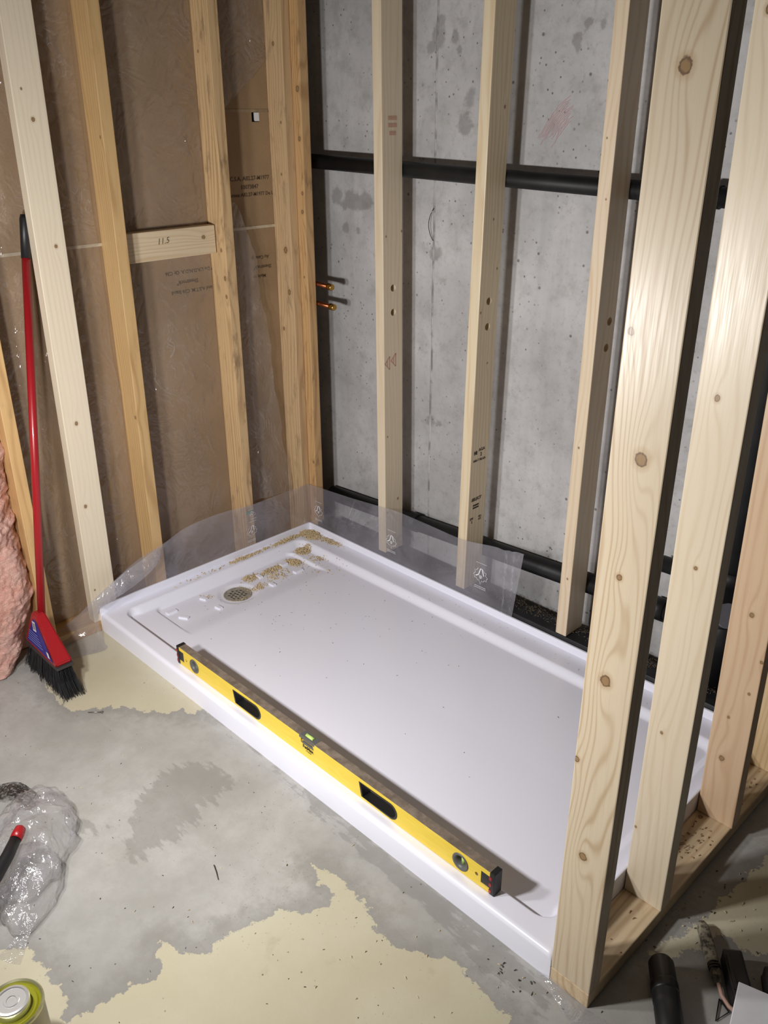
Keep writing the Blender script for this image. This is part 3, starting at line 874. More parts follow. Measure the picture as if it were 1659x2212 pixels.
def logo(root, to3, s):
    A = [[(-0.42, -0.05), (-0.16, 0.12), (0.0, 0.62), (0.14, 0.62), (0.30, 0.12)]]
    leaf = [(-0.2, 0.62), (-0.36, 0.40), (-0.5, 0.42), (-0.44, 0.2), (-0.62, 0.02), (-0.5, -0.06), (-0.52, -0.22), (-0.34, -0.2), (-0.24, -0.36), (-0.12, -0.3), (0.02, -0.62), (0.14, -0.3), (0.28, -0.36), (0.36, -0.2), (0.56, -0.22), (0.54, -0.06), (0.66, 0.04), (0.46, 0.2), (0.52, 0.42), (0.36, 0.4), (0.22, 0.6)]
    v1, f1 = strips([[(x * s, y * s) for x, y in A[0]]], 0.09 * s, to3)
    v2, f2 = strips([[(x * s, y * s) for x, y in leaf]], 0.035 * s, to3)
    v3, f3 = strips([[((-0.4 + 0.08 * k) * s, (1.05 - 0.0 * k) * s), ((-0.36 + 0.08 * k) * s, 1.05 * s)] for k in range(12)] + [[((-0.5 + 0.08 * k) * s, yy * s), ((-0.45 + 0.08 * k) * s, yy * s)] for k in range(13) for yy in (-0.82, -0.95)] + [[(-0.1 * s, -0.05 * s), (0.16 * s, -0.05 * s)], [(-0.1 * s, 0.05 * s), (0.16 * s, 0.05 * s)], [(-0.06 * s, -0.14 * s), (0.1 * s, -0.14 * s)]], 0.05 * s, to3)
    v, f = list(v1), list(f1)
    for vx, fx in ((v2, f2), (v3, f3)):
        n0 = len(v); v += vx; f += [tuple(i + n0 for i in q) for q in fx]
    sub(root, link('printed_logo', mesh_py('printed_logo', v, f), M['film_print']))
logo(fs, lambda p: (0.063 + p[0], -0.0062, 0.160 + p[1]), 0.040)
logo(fs, lambda p: (0.467 + p[0], -0.0062, 0.172 + p[1]), 0.043)
logo(fs, lambda p: (0.884 + p[0], -0.0066, 0.194 + p[1]), 0.047)
logo(fs, lambda p: (0.0068, -0.288 + p[0] * 0.9 + 0.1 * p[1], 0.152 + p[1]), 0.040)
logo(fs, lambda p: (0.0068, -0.281 + p[0] * 0.7 - 0.2 * p[1], 0.222 + p[1] * 0.6), 0.034)

# loose vapour barrier in the stud bays
def bay_sheet(label, pts_rows, mat, jit=0.006, sd=0.0):
    r = pts_rows[0][0]
    e = empty('vapour_barrier_sheet', (r[0], r[1], min(p[2] for row in pts_rows for p in row)), label, 'plastic sheet', 'loose vapour barrier')
    cols = [col_line(a, b, 26) for a, b in pts_rows]
    sheet('sheet', cols, mat, e, 5, jit, sd)
bay_sheet('clear polythene hanging diagonally in the narrow corner bay', [((-0.055, -0.262, 0.24), (-0.055, -0.258, 1.20)), ((-0.05, -0.20, 0.235), (-0.05, -0.228, 1.33)), ((-0.046, -0.12, 0.23), (-0.052, -0.165, 1.20)), ((-0.052, -0.045, 0.23), (-0.056, -0.140, 1.10))], M['film_hang'], 0.010)
bay_sheet('clear polythene torn off aslant above the hole in the corner bay', [((-0.074, -0.262, 1.575), (-0.074, -0.262, 2.3)), ((-0.074, -0.20, 1.615), (-0.072, -0.20, 2.3)), ((-0.074, -0.12, 1.672), (-0.074, -0.12, 2.3)), ((-0.076, -0.038, 1.742), (-0.076, -0.038, 2.3))], M['film_hang'], 0.008, 4.0)
bay_sheet('thin clear polythene over the drywall behind the short block', [((-0.086, -0.655, 0.05), (-0.086, -0.655, 2.3)), ((-0.080, -0.52, 0.05), (-0.080, -0.52, 2.3)), ((-0.081, -0.40, 0.05), (-0.081, -0.40, 2.3)), ((-0.086, -0.31, 0.05), (-0.086, -0.31, 2.3))], M['film_sheet'], 0.004, 8.0)
bay_sheet('thin clear polythene between the flatwise and honey studs', [((-0.078, -0.86, 0.05), (-0.078, -0.86, 2.3)), ((-0.070, -0.80, 0.05), (-0.070, -0.80, 2.3)), ((-0.080, -0.704, 0.05), (-0.080, -0.704, 2.3))], M['film_sheet'], 0.008, 12.0)
bay_sheet('crinkled clear polythene behind the broom handle', [((-0.083, -1.07, 0.05), (-0.083, -1.07, 2.3)), ((-0.076, -1.0, 0.05), (-0.076, -1.0, 2.3)), ((-0.082, -0.93, 0.05), (-0.082, -0.93, 2.3)), ((-0.078, -0.87, 0.05), (-0.078, -0.87, 2.3))], M['film_sheet'], 0.006, 16.0)
# scrap of film under the near stud
e = empty('polythene_scrap', (1.87, -0.94, 0.0), 'clear polythene scrap poking out under the big foreground stud', 'plastic sheet')
sheet('sheet', [col_line((1.800, -0.928, 0.0015), (1.80, -0.90, 0.0015), 5), col_line((1.835, -0.938, 0.004), (1.835, -0.91, 0.004), 5, (0, 0, 0.006)), col_line((1.87, -0.955, 0.003), (1.86, -0.926, 0.012), 5, (0, 0, 0.004)), col_line((1.915, -0.972, 0.002), (1.90, -0.926, 0.004), 5, (0, 0, 0.003)), col_line((1.97, -0.975, 0.002), (1.95, -0.92, 0.002), 5), col_line((2.05, -0.985, 0.002), (2.03, -0.90, 0.002), 5)], M['film_bag'], e, 5)

# ------------------------------------------------------------------ insulation batt
v_, f_ = [], []
NU, NV = 64, 170
for j in range(NV + 1):
    z = 0.004 + 0.86 * j / NV
    ye = -1.105 + 0.012 * math.sin(z * 9) - 0.085 * max(0, 0.22 - z) / 0.22 + 0.018 * fbm(z * 14, 3.3)
    xo = 0.030 + 0.015 * math.sin(z * 5 + 1)
    for i in range(NU + 1):
        s = i / NU
        a = s * math.pi
        y = -1.30 + (ye + 1.30) * (0.5 - 0.5 * math.cos(a)) if False else -1.42 + (ye + 1.42) * s ** 0.8
        bul = (1 - max(0, (s - 0.55) / 0.45) ** 2.2)
        x = -0.07 + (xo + 0.07) * bul
        nz = 0.016 * fbm(y * 8, z * 7, 2.0) + 0.007 * fbm(y * 28, z * 24, 5.0) + 0.0045 * fbm(y * 70, z * 110, 1.0) + 0.0018 * fbm(y * 170, z * 240, 3.0, 2)
        v_.append((x + nz, y + 0.6 * nz * s, z + 0.5 * nz))
for j in range(NV):
    for i in range(NU):
        a = j * (NU + 1) + i
        f_.append((a, a + 1, a + NU + 2, a + NU + 1))
n0 = len(v_)
v_ += [(-0.075, -1.42, 0.004), (-0.075, -1.10, 0.004), (-0.075, -1.10, 0.864), (-0.075, -1.42, 0.864)]
f_.append(tuple([n0 + 3, n0 + 2] + [NV * (NU + 1) + i for i in range(NU, -1, -1)]))
f_.append(tuple([n0, n0 + 1, n0 + 2, n0 + 3]))
t = NT('pink_fibreglass'); v = t.coord(); n1 = t.noise(v, 14, 5, 0.65); n2 = t.noise(t.coord('Object', (1, 1, 3)), 90, 5, 0.7)
col = t.mix(t.rng(n1, 0.3, 0.7), lin((240, 178, 160)), lin((250, 208, 194)))
col = t.mix(t.math('MULTIPLY', t.rng(n2, 0.5, 0.8), 0.2), col, lin((216, 144, 122)))
t.base(col); t.rough(0.95); t.b.inputs['Specular IOR Level'].default_value = 0.1; t.bump(t.math('ADD', n2, t.math('MULTIPLY', n1, 0.6)), 0.9, 0.010)
ins = link('insulation_batt', mesh_py('insulation_batt', v_, f_, True), t.mat)
tag(ins, 'pink fibreglass insulation batt bulging from the left stud bay', 'insulation')

# ------------------------------------------------------------------ broom
br = empty('push_broom', (0.14, -1.165, 0.0), 'red angled broom with black bristles leaning on the left partition', 'broom')
HB, HTp = Vector((0.098, -1.147, 0.200)), Vector((-0.054, -0.926, 1.335))
dirh = (HTp - HB).normalized()
hp = lambda s: HB.lerp(HTp, s)
sub(br, tube_obj('handle', [hp(-0.03), hp(0.92)], 0.0118, M['red_plastic'], None, 20))
sub(br, tube_obj('grip', [hp(0.90), hp(0.99), hp(1.0)], [0.0128, 0.0128, 0.010], M['black_plastic'], None, 20))
# head: trapezoid in the x-z plane, thin in y
def head_poly(y, inset=0.0):
    return [(0.082 + inset, y, 0.215), (0.118 - inset, y, 0.220), (0.232 - inset, y, 0.098), (0.222 - inset, y, 0.082), (0.028 + inset, y, 0.092), (0.024 + inset, y, 0.106)]
bm = bmesh.new()
ya, yb = -1.182, -1.132
A_ = [bm.verts.new(p) for p in head_poly(ya)]
B_ = [bm.verts.new(p) for p in head_poly(yb)]
bm.faces.new(A_); bm.faces.new(B_[::-1])
for i in range(6):
    bm.faces.new((A_[i], B_[i], B_[(i + 1) % 6], A_[(i + 1) % 6]))
for vtx in bm.verts:      # neck is slimmer than the shoulder
    if vtx.co.z > 0.2:
        vtx.co.y = -1.157 + (vtx.co.y + 1.157) * 0.55
bmesh.ops.bevel(bm, geom=bm.edges[:], offset=0.004, segments=3, affect='EDGES')
sub(br, link('head', mesh_bm('head', bm), M['red_plastic']))
M['blue_label'] = plain('blue_label', (38, 44, 132), 0.4)
def lab3(p, q, r_, s_):
    return [Vector(p), Vector(q), Vector(r_), Vector(s_)]
def on_head(x, z):
    y0 = ya - 0.0008
    k = max(0, (z - 0.106) / 0.11)
    return (x, y0 + k * 0.0113, z)
lv = [on_head(0.090, 0.195), on_head(0.114, 0.197), on_head(0.212, 0.096), on_head(0.038, 0.104)]
lb = sub(br, link('label', mesh_py('label', lv, [(0, 1, 2, 3)]), M['blue_label']))
def patch(name, q, mat, lift):
    o = link(name, mesh_py(name, [(x, y - lift, z) for x, y, z in [on_head(*k) for k in q]], [(0, 1, 2, 3)]), mat)
    sub(br, o)
patch('barcode', [(0.086, 0.188), (0.106, 0.190), (0.114, 0.160), (0.092, 0.158)], M['white_plastic'], 0.0009)
for k in range(5):
    patch('barcode_line', [(0.090 + 0.0035 * k, 0.185), (0.0915 + 0.0035 * k, 0.185), (0.096 + 0.0035 * k, 0.164), (0.0945 + 0.0035 * k, 0.164)], M['ink'], 0.0014)
for k in range(5):
    patch('label_print', [(0.062 - 0.003 * k, 0.150 - 0.008 * k), (0.12 + 0.008 * k, 0.150 - 0.008 * k), (0.12 + 0.008 * k, 0.147 - 0.008 * k), (0.061 - 0.003 * k, 0.147 - 0.008 * k)], plain('pale_blue_print', (120, 128, 190), 0.5), 0.0009)
patch('label_mark', [(0.172, 0.120), (0.186, 0.120), (0.196, 0.104), (0.182, 0.104)], M['white_plastic'], 0.0009)
sub(br, box('head_trim', 0.022, 0.236, ya - 0.002, yb + 0.002, 0.079, 0.088, plain('dark_grey_trim', (54, 52, 52), 0.6), None, 0.002))
# bristles: clumps of tapered strands
v_, f_ = [], []
for k in range(1500):
    u = R.random(); q = R.random()
    x0 = 0.030 + 0.196 * u; y0 = ya + 0.004 + (yb - ya - 0.008) * q
    x1 = 0.000 + 0.288 * u + R.uniform(-0.008, 0.008)
    y1 = -1.197 + 0.066 * q + R.uniform(-0.008, 0.008)
    z1 = abs(R.gauss(0, 0.005)) + 0.001
    p0, p1 = Vector((x0, y0, 0.084)), Vector((x1, y1, z1))
    pm_ = p0.lerp(p1, 0.55) + Vector((-0.004 + 0.012 * (0.5 - u), 0, 0))
    n0 = len(v_)
    for p, r in ((p0, 0.0009), (pm_, 0.0009), (p1, 0.0006)):
        for a in (0, 2.09, 4.19):
            v_.append((p.x + r * math.cos(a), p.y + r * math.sin(a), p.z))
    for s in (0, 3):
        for a in range(3):
            f_.append((n0 + s + a, n0 + s + (a + 1) % 3, n0 + s + 3 + (a + 1) % 3, n0 + s + 3 + a))
bo = sub(br, link('bristles', mesh_py('bristles', v_, f_), plain('black_bristle', (30, 30, 32), 0.5)))
bo['kind'] = 'stuff'

# ------------------------------------------------------------------ spirit level
lv_ = empty('spirit_level', (1.047, -0.881, HT), 'long yellow spirit level resting on the front rim of the shower tray', 'level')
X0, X1, Y0, Y1, Z0, Z1 = 0.434, 1.659, -0.894, -0.869, HT + 0.0004, HT + 0.0614
def slot(x0, x1, z0, z1):
    """hand hole: slanted at one end, round at the other"""
    pts = [(x0, z1), (x0 + 0.008, z0)]
    zc, r = (z0 + z1) / 2, (z1 - z0) / 2
    pts += [(x1 - r + r * math.cos(a), zc + r * math.sin(a)) for a in [(-math.pi / 2 + math.pi * k / 12) for k in range(13)]]
    return pts
def prism(pts, y0, y1):
    bm = bmesh.new()
    a = [bm.verts.new((x, y0, z)) for x, z in pts]
    b = [bm.verts.new((x, y1, z)) for x, z in pts]
    bm.faces.new(a); bm.faces.new(b[::-1])
    for i in range(len(pts)):
        bm.faces.new((a[i], b[i], b[(i + 1) % len(pts)], a[(i + 1) % len(pts)]))
    return mesh_bm('prism', bm)
t = NT('yellow_anodised'); v = t.coord(); nn = t.noise(t.coord('Object', (3, 60, 60)), 6, 3, 0.6)
geo = t.n('ShaderNodeNewGeometry'); spz = t.n('ShaderNodeSeparateXYZ'); t.t.links.new(geo.outputs['True Normal'], spz.inputs[0])
topf = t.rng(t.math('ABSOLUTE', spz.outputs[2]), 0.7, 0.9)
grime = t.mix(t.rng(t.noise(v, 30, 5, 0.7), 0.3, 0.7), lin((104, 92, 80)), lin((140, 126, 112)))
t.base(t.mix(topf, t.mix(t.rng(nn, 0.3, 0.7), lin((226, 194, 52)), lin((234, 206, 76))), grime)); t.rough(t.rng(topf, 0, 1, 0.42, 0.6))
h1, h2 = (0.725, 0.846, HT + 0.010, HT + 0.050), (1.243, 1.367, HT + 0.010, HT + 0.050)
body = mesh_bm('body', box_bm(X0 + 0.012, X1 - 0.012, Y0, Y1, Z0, Z1, 0.0012))
cuts_ = [prism(slot(*h1), -0.92, -0.84), prism(slot(*h2), -0.92, -0.84)]
cuts_ += [cyl_mesh((x, -0.92, HT + 0.031), (x, -0.84, HT + 0.031), 0.0215, 32) for x in (0.527, 1.564)]
cuts_ += [cyl_mesh((x, -0.9, HT + 0.031), (x, -0.888, HT + 0.031), 0.0045, 14) for x in (0.484, 1.610)]
cuts_ += [mesh_bm('c', box_bm(1.018, 1.070, Y0 + 0.003, Y1 - 0.003, Z1 - 0.014, Z1 + 0.02))]
cuts_ += [mesh_bm('c', box_bm(1.020, 1.068, Y0 - 0.01, Y0 + 0.0045, Z1 - 0.020, Z1 - 0.004))]
cuts_ += [mesh_bm('c', box_bm(a, b, Y0 - 0.01, Y0 + 0.003, Z0 + 0.016, Z1 - 0.012)) for a, b in ((0.447, 0.470), (1.622, 1.646))]
sub(lv_, link('body', boolean_cut(body, cuts_), t.mat))
M['grey_plastic'] = plain('grey_plastic', (92, 92, 90), 0.45)
M['vial'] = plain('green_vial', (196, 226, 120), 0.1, coat=0.5)
def ringmesh(pts, y0, y1, wdt):
    """raised frame round an opening"""
    c = Vector((sum(p[0] for p in pts) / len(pts), sum(p[1] for p in pts) / len(pts)))
    v, f = [], []
    n = len(pts)
    for (x, z) in pts:
        d = (Vector((x, z)) - c).normalized() * wdt
        v += [(x + d.x, y0, z + d.y), (x - d.x * 0.8, y0, z - d.y * 0.8), (x - d.x * 0.8, y1, z - d.y * 0.8), (x + d.x, y1, z + d.y)]
    for i in range(n):
        j = (i + 1) % n
        for k in range(4):
            f.append((4 * i + k, 4 * i + (k + 1) % 4, 4 * j + (k + 1) % 4, 4 * j + k))
    return mesh_py('ring', v, f)
for h in (h1, h2):
    sub(lv_, link('hand_hole_liner', ringmesh(slot(*h), Y0 - 0.0012, Y1 + 0.0012, 0.0028), M['black_plastic']))
for x in (0.527, 1.564):
    v_, f_ = [], []
    prof = [(0.0225, -0.0125), (0.0225, -0.0140), (0.0190, -0.0145), (0.0150, -0.0120), (0.0125, -0.0060), (0.0125, 0.0060), (0.0150, 0.0120), (0.0190, 0.0145), (0.0225, 0.0140), (0.0225, 0.0125)]
    n = 32
    for (r, y) in prof:
        for k in range(n):
            a = 2 * math.pi * k / n
            v_.append((x + r * math.cos(a), -0.8815 + y, HT + 0.031 + r * math.sin(a)))
    for i in range(len(prof) - 1):
        for k in range(n):
            f_.append((i * n + k, i * n + (k + 1) % n, (i + 1) * n + (k + 1) % n, (i + 1) * n + k))
    vh = sub(lv_, link('vial_housing', mesh_py('vial_housing', v_, f_, True), M['grey_plastic']))
    o = tube_obj('vial', [(x, -0.8815, HT + 0.018), (x, -0.8815, HT + 0.044)], 0.0055, M['vial'], None, 16)
    o.parent = vh
sub(lv_, box('top_vial_frame', 1.014, 1.074, Y0 + 0.0015, Y1 - 0.0015, Z1 - 0.006, Z1 + 0.0006, M['grey_plastic'], None, 0.001))
sub(lv_, tube_obj('top_vial', [(1.030, -0.8815, Z1 - 0.0008), (1.058, -0.8815, Z1 - 0.0008)], 0.0055, M['vial'], None, 16))
sub(lv_, box('window_frame', 1.014, 1.074, Y0 - 0.0008, Y0 + 0.003, Z1 - 0.006, Z1 - 0.0002, M['grey_plastic'], None, 0.0006))
sub(lv_, box('window_frame', 1.026, 1.070, Y0 - 0.0008, Y0 + 0.003, Z1 - 0.020, Z1 - 0.013, M['grey_plastic'], None, 0.0006))
for a, b, s in ((X0, X0 + 0.014, 1), (X1 - 0.014, X1, -1)):
    cp = sub(lv_, box('end_cap', a, b, Y0 - 0.0012, Y1 + 0.0012, Z0, Z1 + 0.0012, M['black_plastic'], None, 0.002))
    for z in (0.010, 0.028, 0.046):
        o = box('red_rib', a + (0 if s > 0 else 0.0), a + 0.006 if s > 0 else a + 0.007, Y0 - 0.0022, Y0 + 0.002, Z0 + z - 0.0045, Z0 + z + 0.0045, M['red_plastic'], None, 0.0008)
        o.parent = cp
for a, b in ((0.448, 0.469), (1.623, 1.645)):
    sub(lv_, box('cap_window', a, b, Y0 + 0.0004, Y0 + 0.0028, Z0 + 0.017, Z1 - 0.013, M['black_plastic'], None, 0.0006))
sub(lv_, text('lettering', 'FatMax', 0.014, M['ink'], None, (1.048, Y0 - 0.0004, HT + 0.034), (1, 0, 0), (0, 0, 1), bold=0.0006))
sub(lv_, text('lettering', 'XTREME', 0.006, M['ink'], None, (1.050, Y0 - 0.0004, HT + 0.024), (1, 0, 0), (0, 0, 1)))

# ------------------------------------------------------------------ clear bag with a tool in it
bag = empty('plastic_bag', (0.80, -1.53, 0.0), 'crumpled clear plastic bag on the floor at the left edge', 'bag')
def crumple(name, loops, sd, amp, n=50, sub_=2):
    """closed skin through horizontal loops (cx, cy, rx, ry, rot, z), creased by ridged noise"""
    fine = []
    for a, b in zip(loops[:-1], loops[1:]):
        fine += [tuple(p + (q - p) * k / sub_ for p, q in zip(a, b)) for k in range(sub_)]
    fine.append(loops[-1])
    v, f = [], []
    for (cx, cy, rx, ry, rot, z) in fine:
        for k in range(n):
            a = 2 * math.pi * k / n
            x, y = rx * math.cos(a), ry * math.sin(a)
            px, py = cx + x * math.cos(rot) - y * math.sin(rot), cy + x * math.sin(rot) + y * math.cos(rot)
            q = Vector((px, py, z))
            r1 = abs(mnoise.noise(q * 17 + Vector((sd, 0, 0)))) * 1.6 + 0.5 * abs(mnoise.noise(q * 41 + Vector((0, sd, 0))))
            r2 = abs(mnoise.noise(q * 23 + Vector((0, 0, sd + 4))))
            d = amp * (r1 - 0.45)
            v.append((px + d * math.cos(a + rot), py + d * math.sin(a + rot), max(0.0015, z + amp * 1.1 * (r2 - 0.2) * min(1, z / 0.02))))
    m_ = len(fine)
    for i in range(m_ - 1):
        for k in range(n):
            f.append((i * n + k, i * n + (k + 1) % n, (i + 1) * n + (k + 1) % n, (i + 1) * n + k))
    f.append(tuple((m_ - 1) * n + k for k in range(n)))
    return link(name, mesh_py(name, v, f, False), M['film_bag'])
rot = math.radians(-35)
lo = [(0.76, -1.515, 0.155, 0.085, rot, 0.002), (0.76, -1.515, 0.165, 0.095, rot, 0.014), (0.755, -1.513, 0.168, 0.097, rot, 0.030), (0.75, -1.510, 0.160, 0.090, rot, 0.046), (0.745, -1.508, 0.140, 0.075, rot, 0.060), (0.74, -1.507, 0.105, 0.055, rot, 0.072), (0.74, -1.507, 0.055, 0.030, rot, 0.080), (0.74, -1.507, 0.015, 0.010, rot, 0.082)]
sub(bag, crumple('bag_skin', lo, 1.0, 0.022))
lo = [(0.885, -1.575, 0.105, 0.060, rot, 0.002), (0.885, -1.573, 0.112, 0.066, rot, 0.016), (0.88, -1.571, 0.110, 0.064, rot, 0.034), (0.875, -1.568, 0.095, 0.054, rot, 0.052), (0.87, -1.566, 0.065, 0.036, rot, 0.066), (0.87, -1.566, 0.02, 0.012, rot, 0.072)]
sub(bag, crumple('bag_lobe', lo, 6.0, 0.018))
sheet('bag_tail', [col_line((0.93, -1.63, 0.03), (0.975, -1.595, 0.03), 6), col_line((0.955, -1.635, 0.02), (0.985, -1.612, 0.018), 6), col_line((0.98, -1.655, 0.006), (1.005, -1.638, 0.004), 6), col_line((0.99, -1.70, 0.003), (1.04, -1.668, 0.003), 6)], M['film_bag'], bag, 4, 0.006)
t = NT('printed_film'); v = t.coord(); vd, _ = t.vor(t.coord('Object', (1, 1, 1)), 150)
tr = t.n('ShaderNodeBsdfTransparent'); mx = t.n('ShaderNodeMixShader')
t.base(lin((26, 26, 28))); t.set(mx.inputs[0], t.rng(t.noise(v, 130, 2, 0.5), 0.44, 0.5, 0.15, 0.95)); t.t.links.new(tr.outputs[0], mx.inputs[1]); t.t.links.new(t.b.outputs[0], mx.inputs[2]); t.t.links.new(mx.outputs[0], t.out.inputs[0])
sheet('printed_panel', [col_line((0.53, -1.53, 0.018), (0.50, -1.48, 0.010), 5), col_line((0.60, -1.50, 0.055), (0.555, -1.445, 0.028), 5, (0, 0, 0.01)), col_line((0.66, -1.485, 0.060), (0.62, -1.435, 0.030), 5, (0, 0, 0.006))], t.mat, bag, 4, 0.004)
tl = empty('hand_tool', (0.85, -1.6, 0.10), 'black tool handle with a red end lying on the clear bag', 'tool')
sub(tl, tube_obj('handle', [(0.905, -1.680, 0.080), (0.868, -1.630, 0.086), (0.835, -1.588, 0.092), (0.806, -1.556, 0.098)], [0.015, 0.0155, 0.014, 0.0125], M['black_plastic'], None, 16))
sub(tl, tube_obj('red_end', [(0.808, -1.558, 0.0975), (0.797, -1.546, 0.0995), (0.788, -1.537, 0.101), (0.784, -1.533, 0.101)], [0.0135, 0.0140, 0.0125, 0.006], M['red_plastic'], None, 16))

# ------------------------------------------------------------------ tin with screw cap
can = empty('metal_tin', (1.238, -1.742, 0.0), 'yellow-green metal tin with bright screw cap at the bottom left', 'tin')
def lobj(name, prof, mat, parent, n=48):
    v, f = lathe(prof, n)
    me = mesh_py(name, v, f, True)
    try:
        me.set_sharp_from_angle(angle=math.radians(35))
    except Exception:
        pass
    return link(name, me, mat, parent)
RC = 0.052
lobj('body', [(0, 0), (RC, 0), (RC, 0.140)], plain('tin_label', (186, 180, 150), 0.35, 0.2, var=0.1), can)
lobj('rim', [(RC, 0.139), (RC + 0.0015, 0.141), (RC + 0.0015, 0.146), (RC - 0.001, 0.148), (RC - 0.004, 0.146), (RC - 0.005, 0.141)], plain('tin_rim', (206, 204, 160), 0.25, 0.8), can)
lobj('lid', [(RC - 0.004, 0.142), (RC - 0.008, 0.139), (RC - 0.011, 0.142), (RC - 0.017, 0.142), (0.0, 0.142)], plain('green_lid', (150, 150, 36), 0.3, 0.3), can)
lobj('screw_cap', [(0.031, 0.141), (0.031, 0.158), (0.030, 0.160), (0.026, 0.1605), (0.0245, 0.1585), (0.014, 0.1585), (0.013, 0.1600), (0.009, 0.1600), (0.008, 0.1585), (0.0, 0.1585)], plain('bright_tinplate', (222, 222, 222), 0.28, 0.7), can)

# ------------------------------------------------------------------ things on the floor at the right
gp = empty('tool_grip', (2.01, -0.79, 0.0), 'black cylindrical rubber tool grip lying in front of the right plate', 'tool')
a0, a1 = Vector((1.972, -0.742, 0.027)), Vector((2.16, -1.00, 0.027))
ax = (a1 - a0).normalized()
sub(gp, tube_obj('barrel', [a0 + ax * d for d in (0.0, 0.004, 0.012, 0.10, 0.105, 0.11, 0.3)], [0.014, 0.021, 0.0255, 0.0265, 0.0255, 0.0262, 0.0262], M['black_plastic'], None, 24))
sub(gp, tube_obj('collar', [a0 + ax * d for d in (0.055, 0.06, 0.075, 0.08)], [0.0262, 0.0274, 0.0274, 0.0262], M['black_plastic'], None, 24))
cn = empty('cable_connector', (2.02, -0.64, 0.0), 'worn grey cable connector with a pale cord behind the black grip', 'connector')
t = NT('scuffed_grey'); v = t.coord(); t.base(t.mix(t.rng(t.noise(v, 60, 4, 0.7), 0.42, 0.62), lin((150, 142, 124)), lin((66, 60, 52)))); t.rough(0.6)
c0, c1 = Vector((1.986, -0.590, 0.014)), Vector((2.078, -0.700, 0.014))
cx_ = (c1 - c0).normalized(); cy_ = Vector((-cx_.y, cx_.x, 0))
v_, f_ = [], []
sec = [(0.0, 0.006, 0.006), (0.012, 0.0115, 0.010), (0.05, 0.0125, 0.012), (0.10, 0.0115, 0.012), (0.125, 0.0095, 0.010), (0.143, 0.006, 0.007)]
for (d, wv, hv) in sec:
    for k in range(16):
        a = 2 * math.pi * k / 16
        e = 0.55
        cxp = math.copysign(abs(math.cos(a)) ** e, math.cos(a)) * wv
        czp = math.copysign(abs(math.sin(a)) ** e, math.sin(a)) * hv
        v_.append(c0 + cx_ * d + cy_ * cxp + Vector((0, 0, czp)))
for i in range(len(sec) - 1):
    for k in range(16):
        f_.append((i * 16 + k, i * 16 + (k + 1) % 16, (i + 1) * 16 + (k + 1) % 16, (i + 1) * 16 + k))
f_ += [tuple(range(15, -1, -1)), tuple((len(sec) - 1) * 16 + k for k in range(16))]
sub(cn, link('housing', mesh_py('housing', v_, f_, True), t.mat))
for d in (0.102, 0.108, 0.114):
    p = c0 + cx_ * d + Vector((0, 0, 0.002))
    sub(cn, tube_obj('strain_rib', [p - cx_ * 0.0012, p + cx_ * 0.0012], 0.0122, M['black_plastic'], None, 14))
sub(cn, tube_obj('cord', [c1 + Vector((0, 0, 0)), c1 + Vector((0.016, -0.018, -0.003)), c1 + Vector((0.036, -0.028, -0.006)), c1 + Vector((0.07, -0.03, -0.008))], 0.0042, plain('pale_pink_cord', (186, 150, 136), 0.5), None, 10))
def blk_thing(name, label, cat, c, rz, sx, sy, sz):
    e = empty(name, (c[0], c[1], 0), label, cat, None, rz)
    box('case', -sx, sx, -sy, sy, 0, sz, M['black_plastic'], e, 0.006, 3)
    box('top_ridge', -sx * 0.7, sx * 0.7, -sy * 0.85, -sy * 0.45, sz - 0.002, sz + 0.004, M['black_plastic'], e, 0.0015)
    box('base_rail', -sx * 1.04, sx * 1.04, -sy * 0.9, sy * 0.9, 0.0, 0.008, M['black_plastic'], e, 0.002)
    return e
blk_thing('battery_pack', 'black battery pack on the floor beside the grey connector', 'battery', (2.101, -0.671), math.radians(-53), 0.056, 0.0195, 0.040)
blk_thing('charger_case', 'small black plastic case at the right edge beyond the white box', 'case', (2.165, -0.625), math.radians(30), 0.026, 0.030, 0.035)
wb = empty('white_box', (2.20, -0.78, 0), 'plain white flat carton at the bottom right corner', 'box', None, math.atan2(0.27, 0.96))
M['card'] = plain('white_card', (226, 226, 232), 0.6, var=0.03)
box('carton', 0, 0.21, -0.30, 0, 0, 0.048, M['card'], wb, 0.001, 1)
box('lid', -0.0015, 0.2115, -0.3015, 0.0015, 0.030, 0.050, M['card'], wb, 0.0012, 1)
wb.location = (2.114, -0.698, 0)
cl = tube_obj('wire_clip', [(2.092, -0.722, 0.003), (2.118, -0.735, 0.003), (2.108, -0.770, 0.003), (2.093, -0.724, 0.004)], 0.0016, M['dark'], None, 6)
tag(cl, 'small dark triangular wire clip beside the white box', 'clip')
# small bits
sc = empty('screw', (0.393, -1.156, 0.0), 'single steel screw lying on bare concrete near the broom', 'screw')
sub(sc, tube_obj('shank', [(0.378, -1.172, 0.003), (0.405, -1.144, 0.003)], [0.0012, 0.002], M['steel'], None, 8))
sub(sc, tube_obj('screw_head', [(0.404, -1.145, 0.003), (0.407, -1.142, 0.003), (0.408, -1.141, 0.003)], [0.002, 0.0042, 0.0042], M['steel'], None, 10))
sl = tube_obj('finishing_nail', [(1.150, -1.2535, 0.0025), (1.128, -1.2435, 0.0025), (1.108, -1.236, 0.0025)], [0.0008, 0.0012, 0.0013], plain('dark_nail', (70, 62, 52), 0.5), None, 6)
tag(sl, 'thin dark nail lying on the bare concrete mid floor', 'nail')

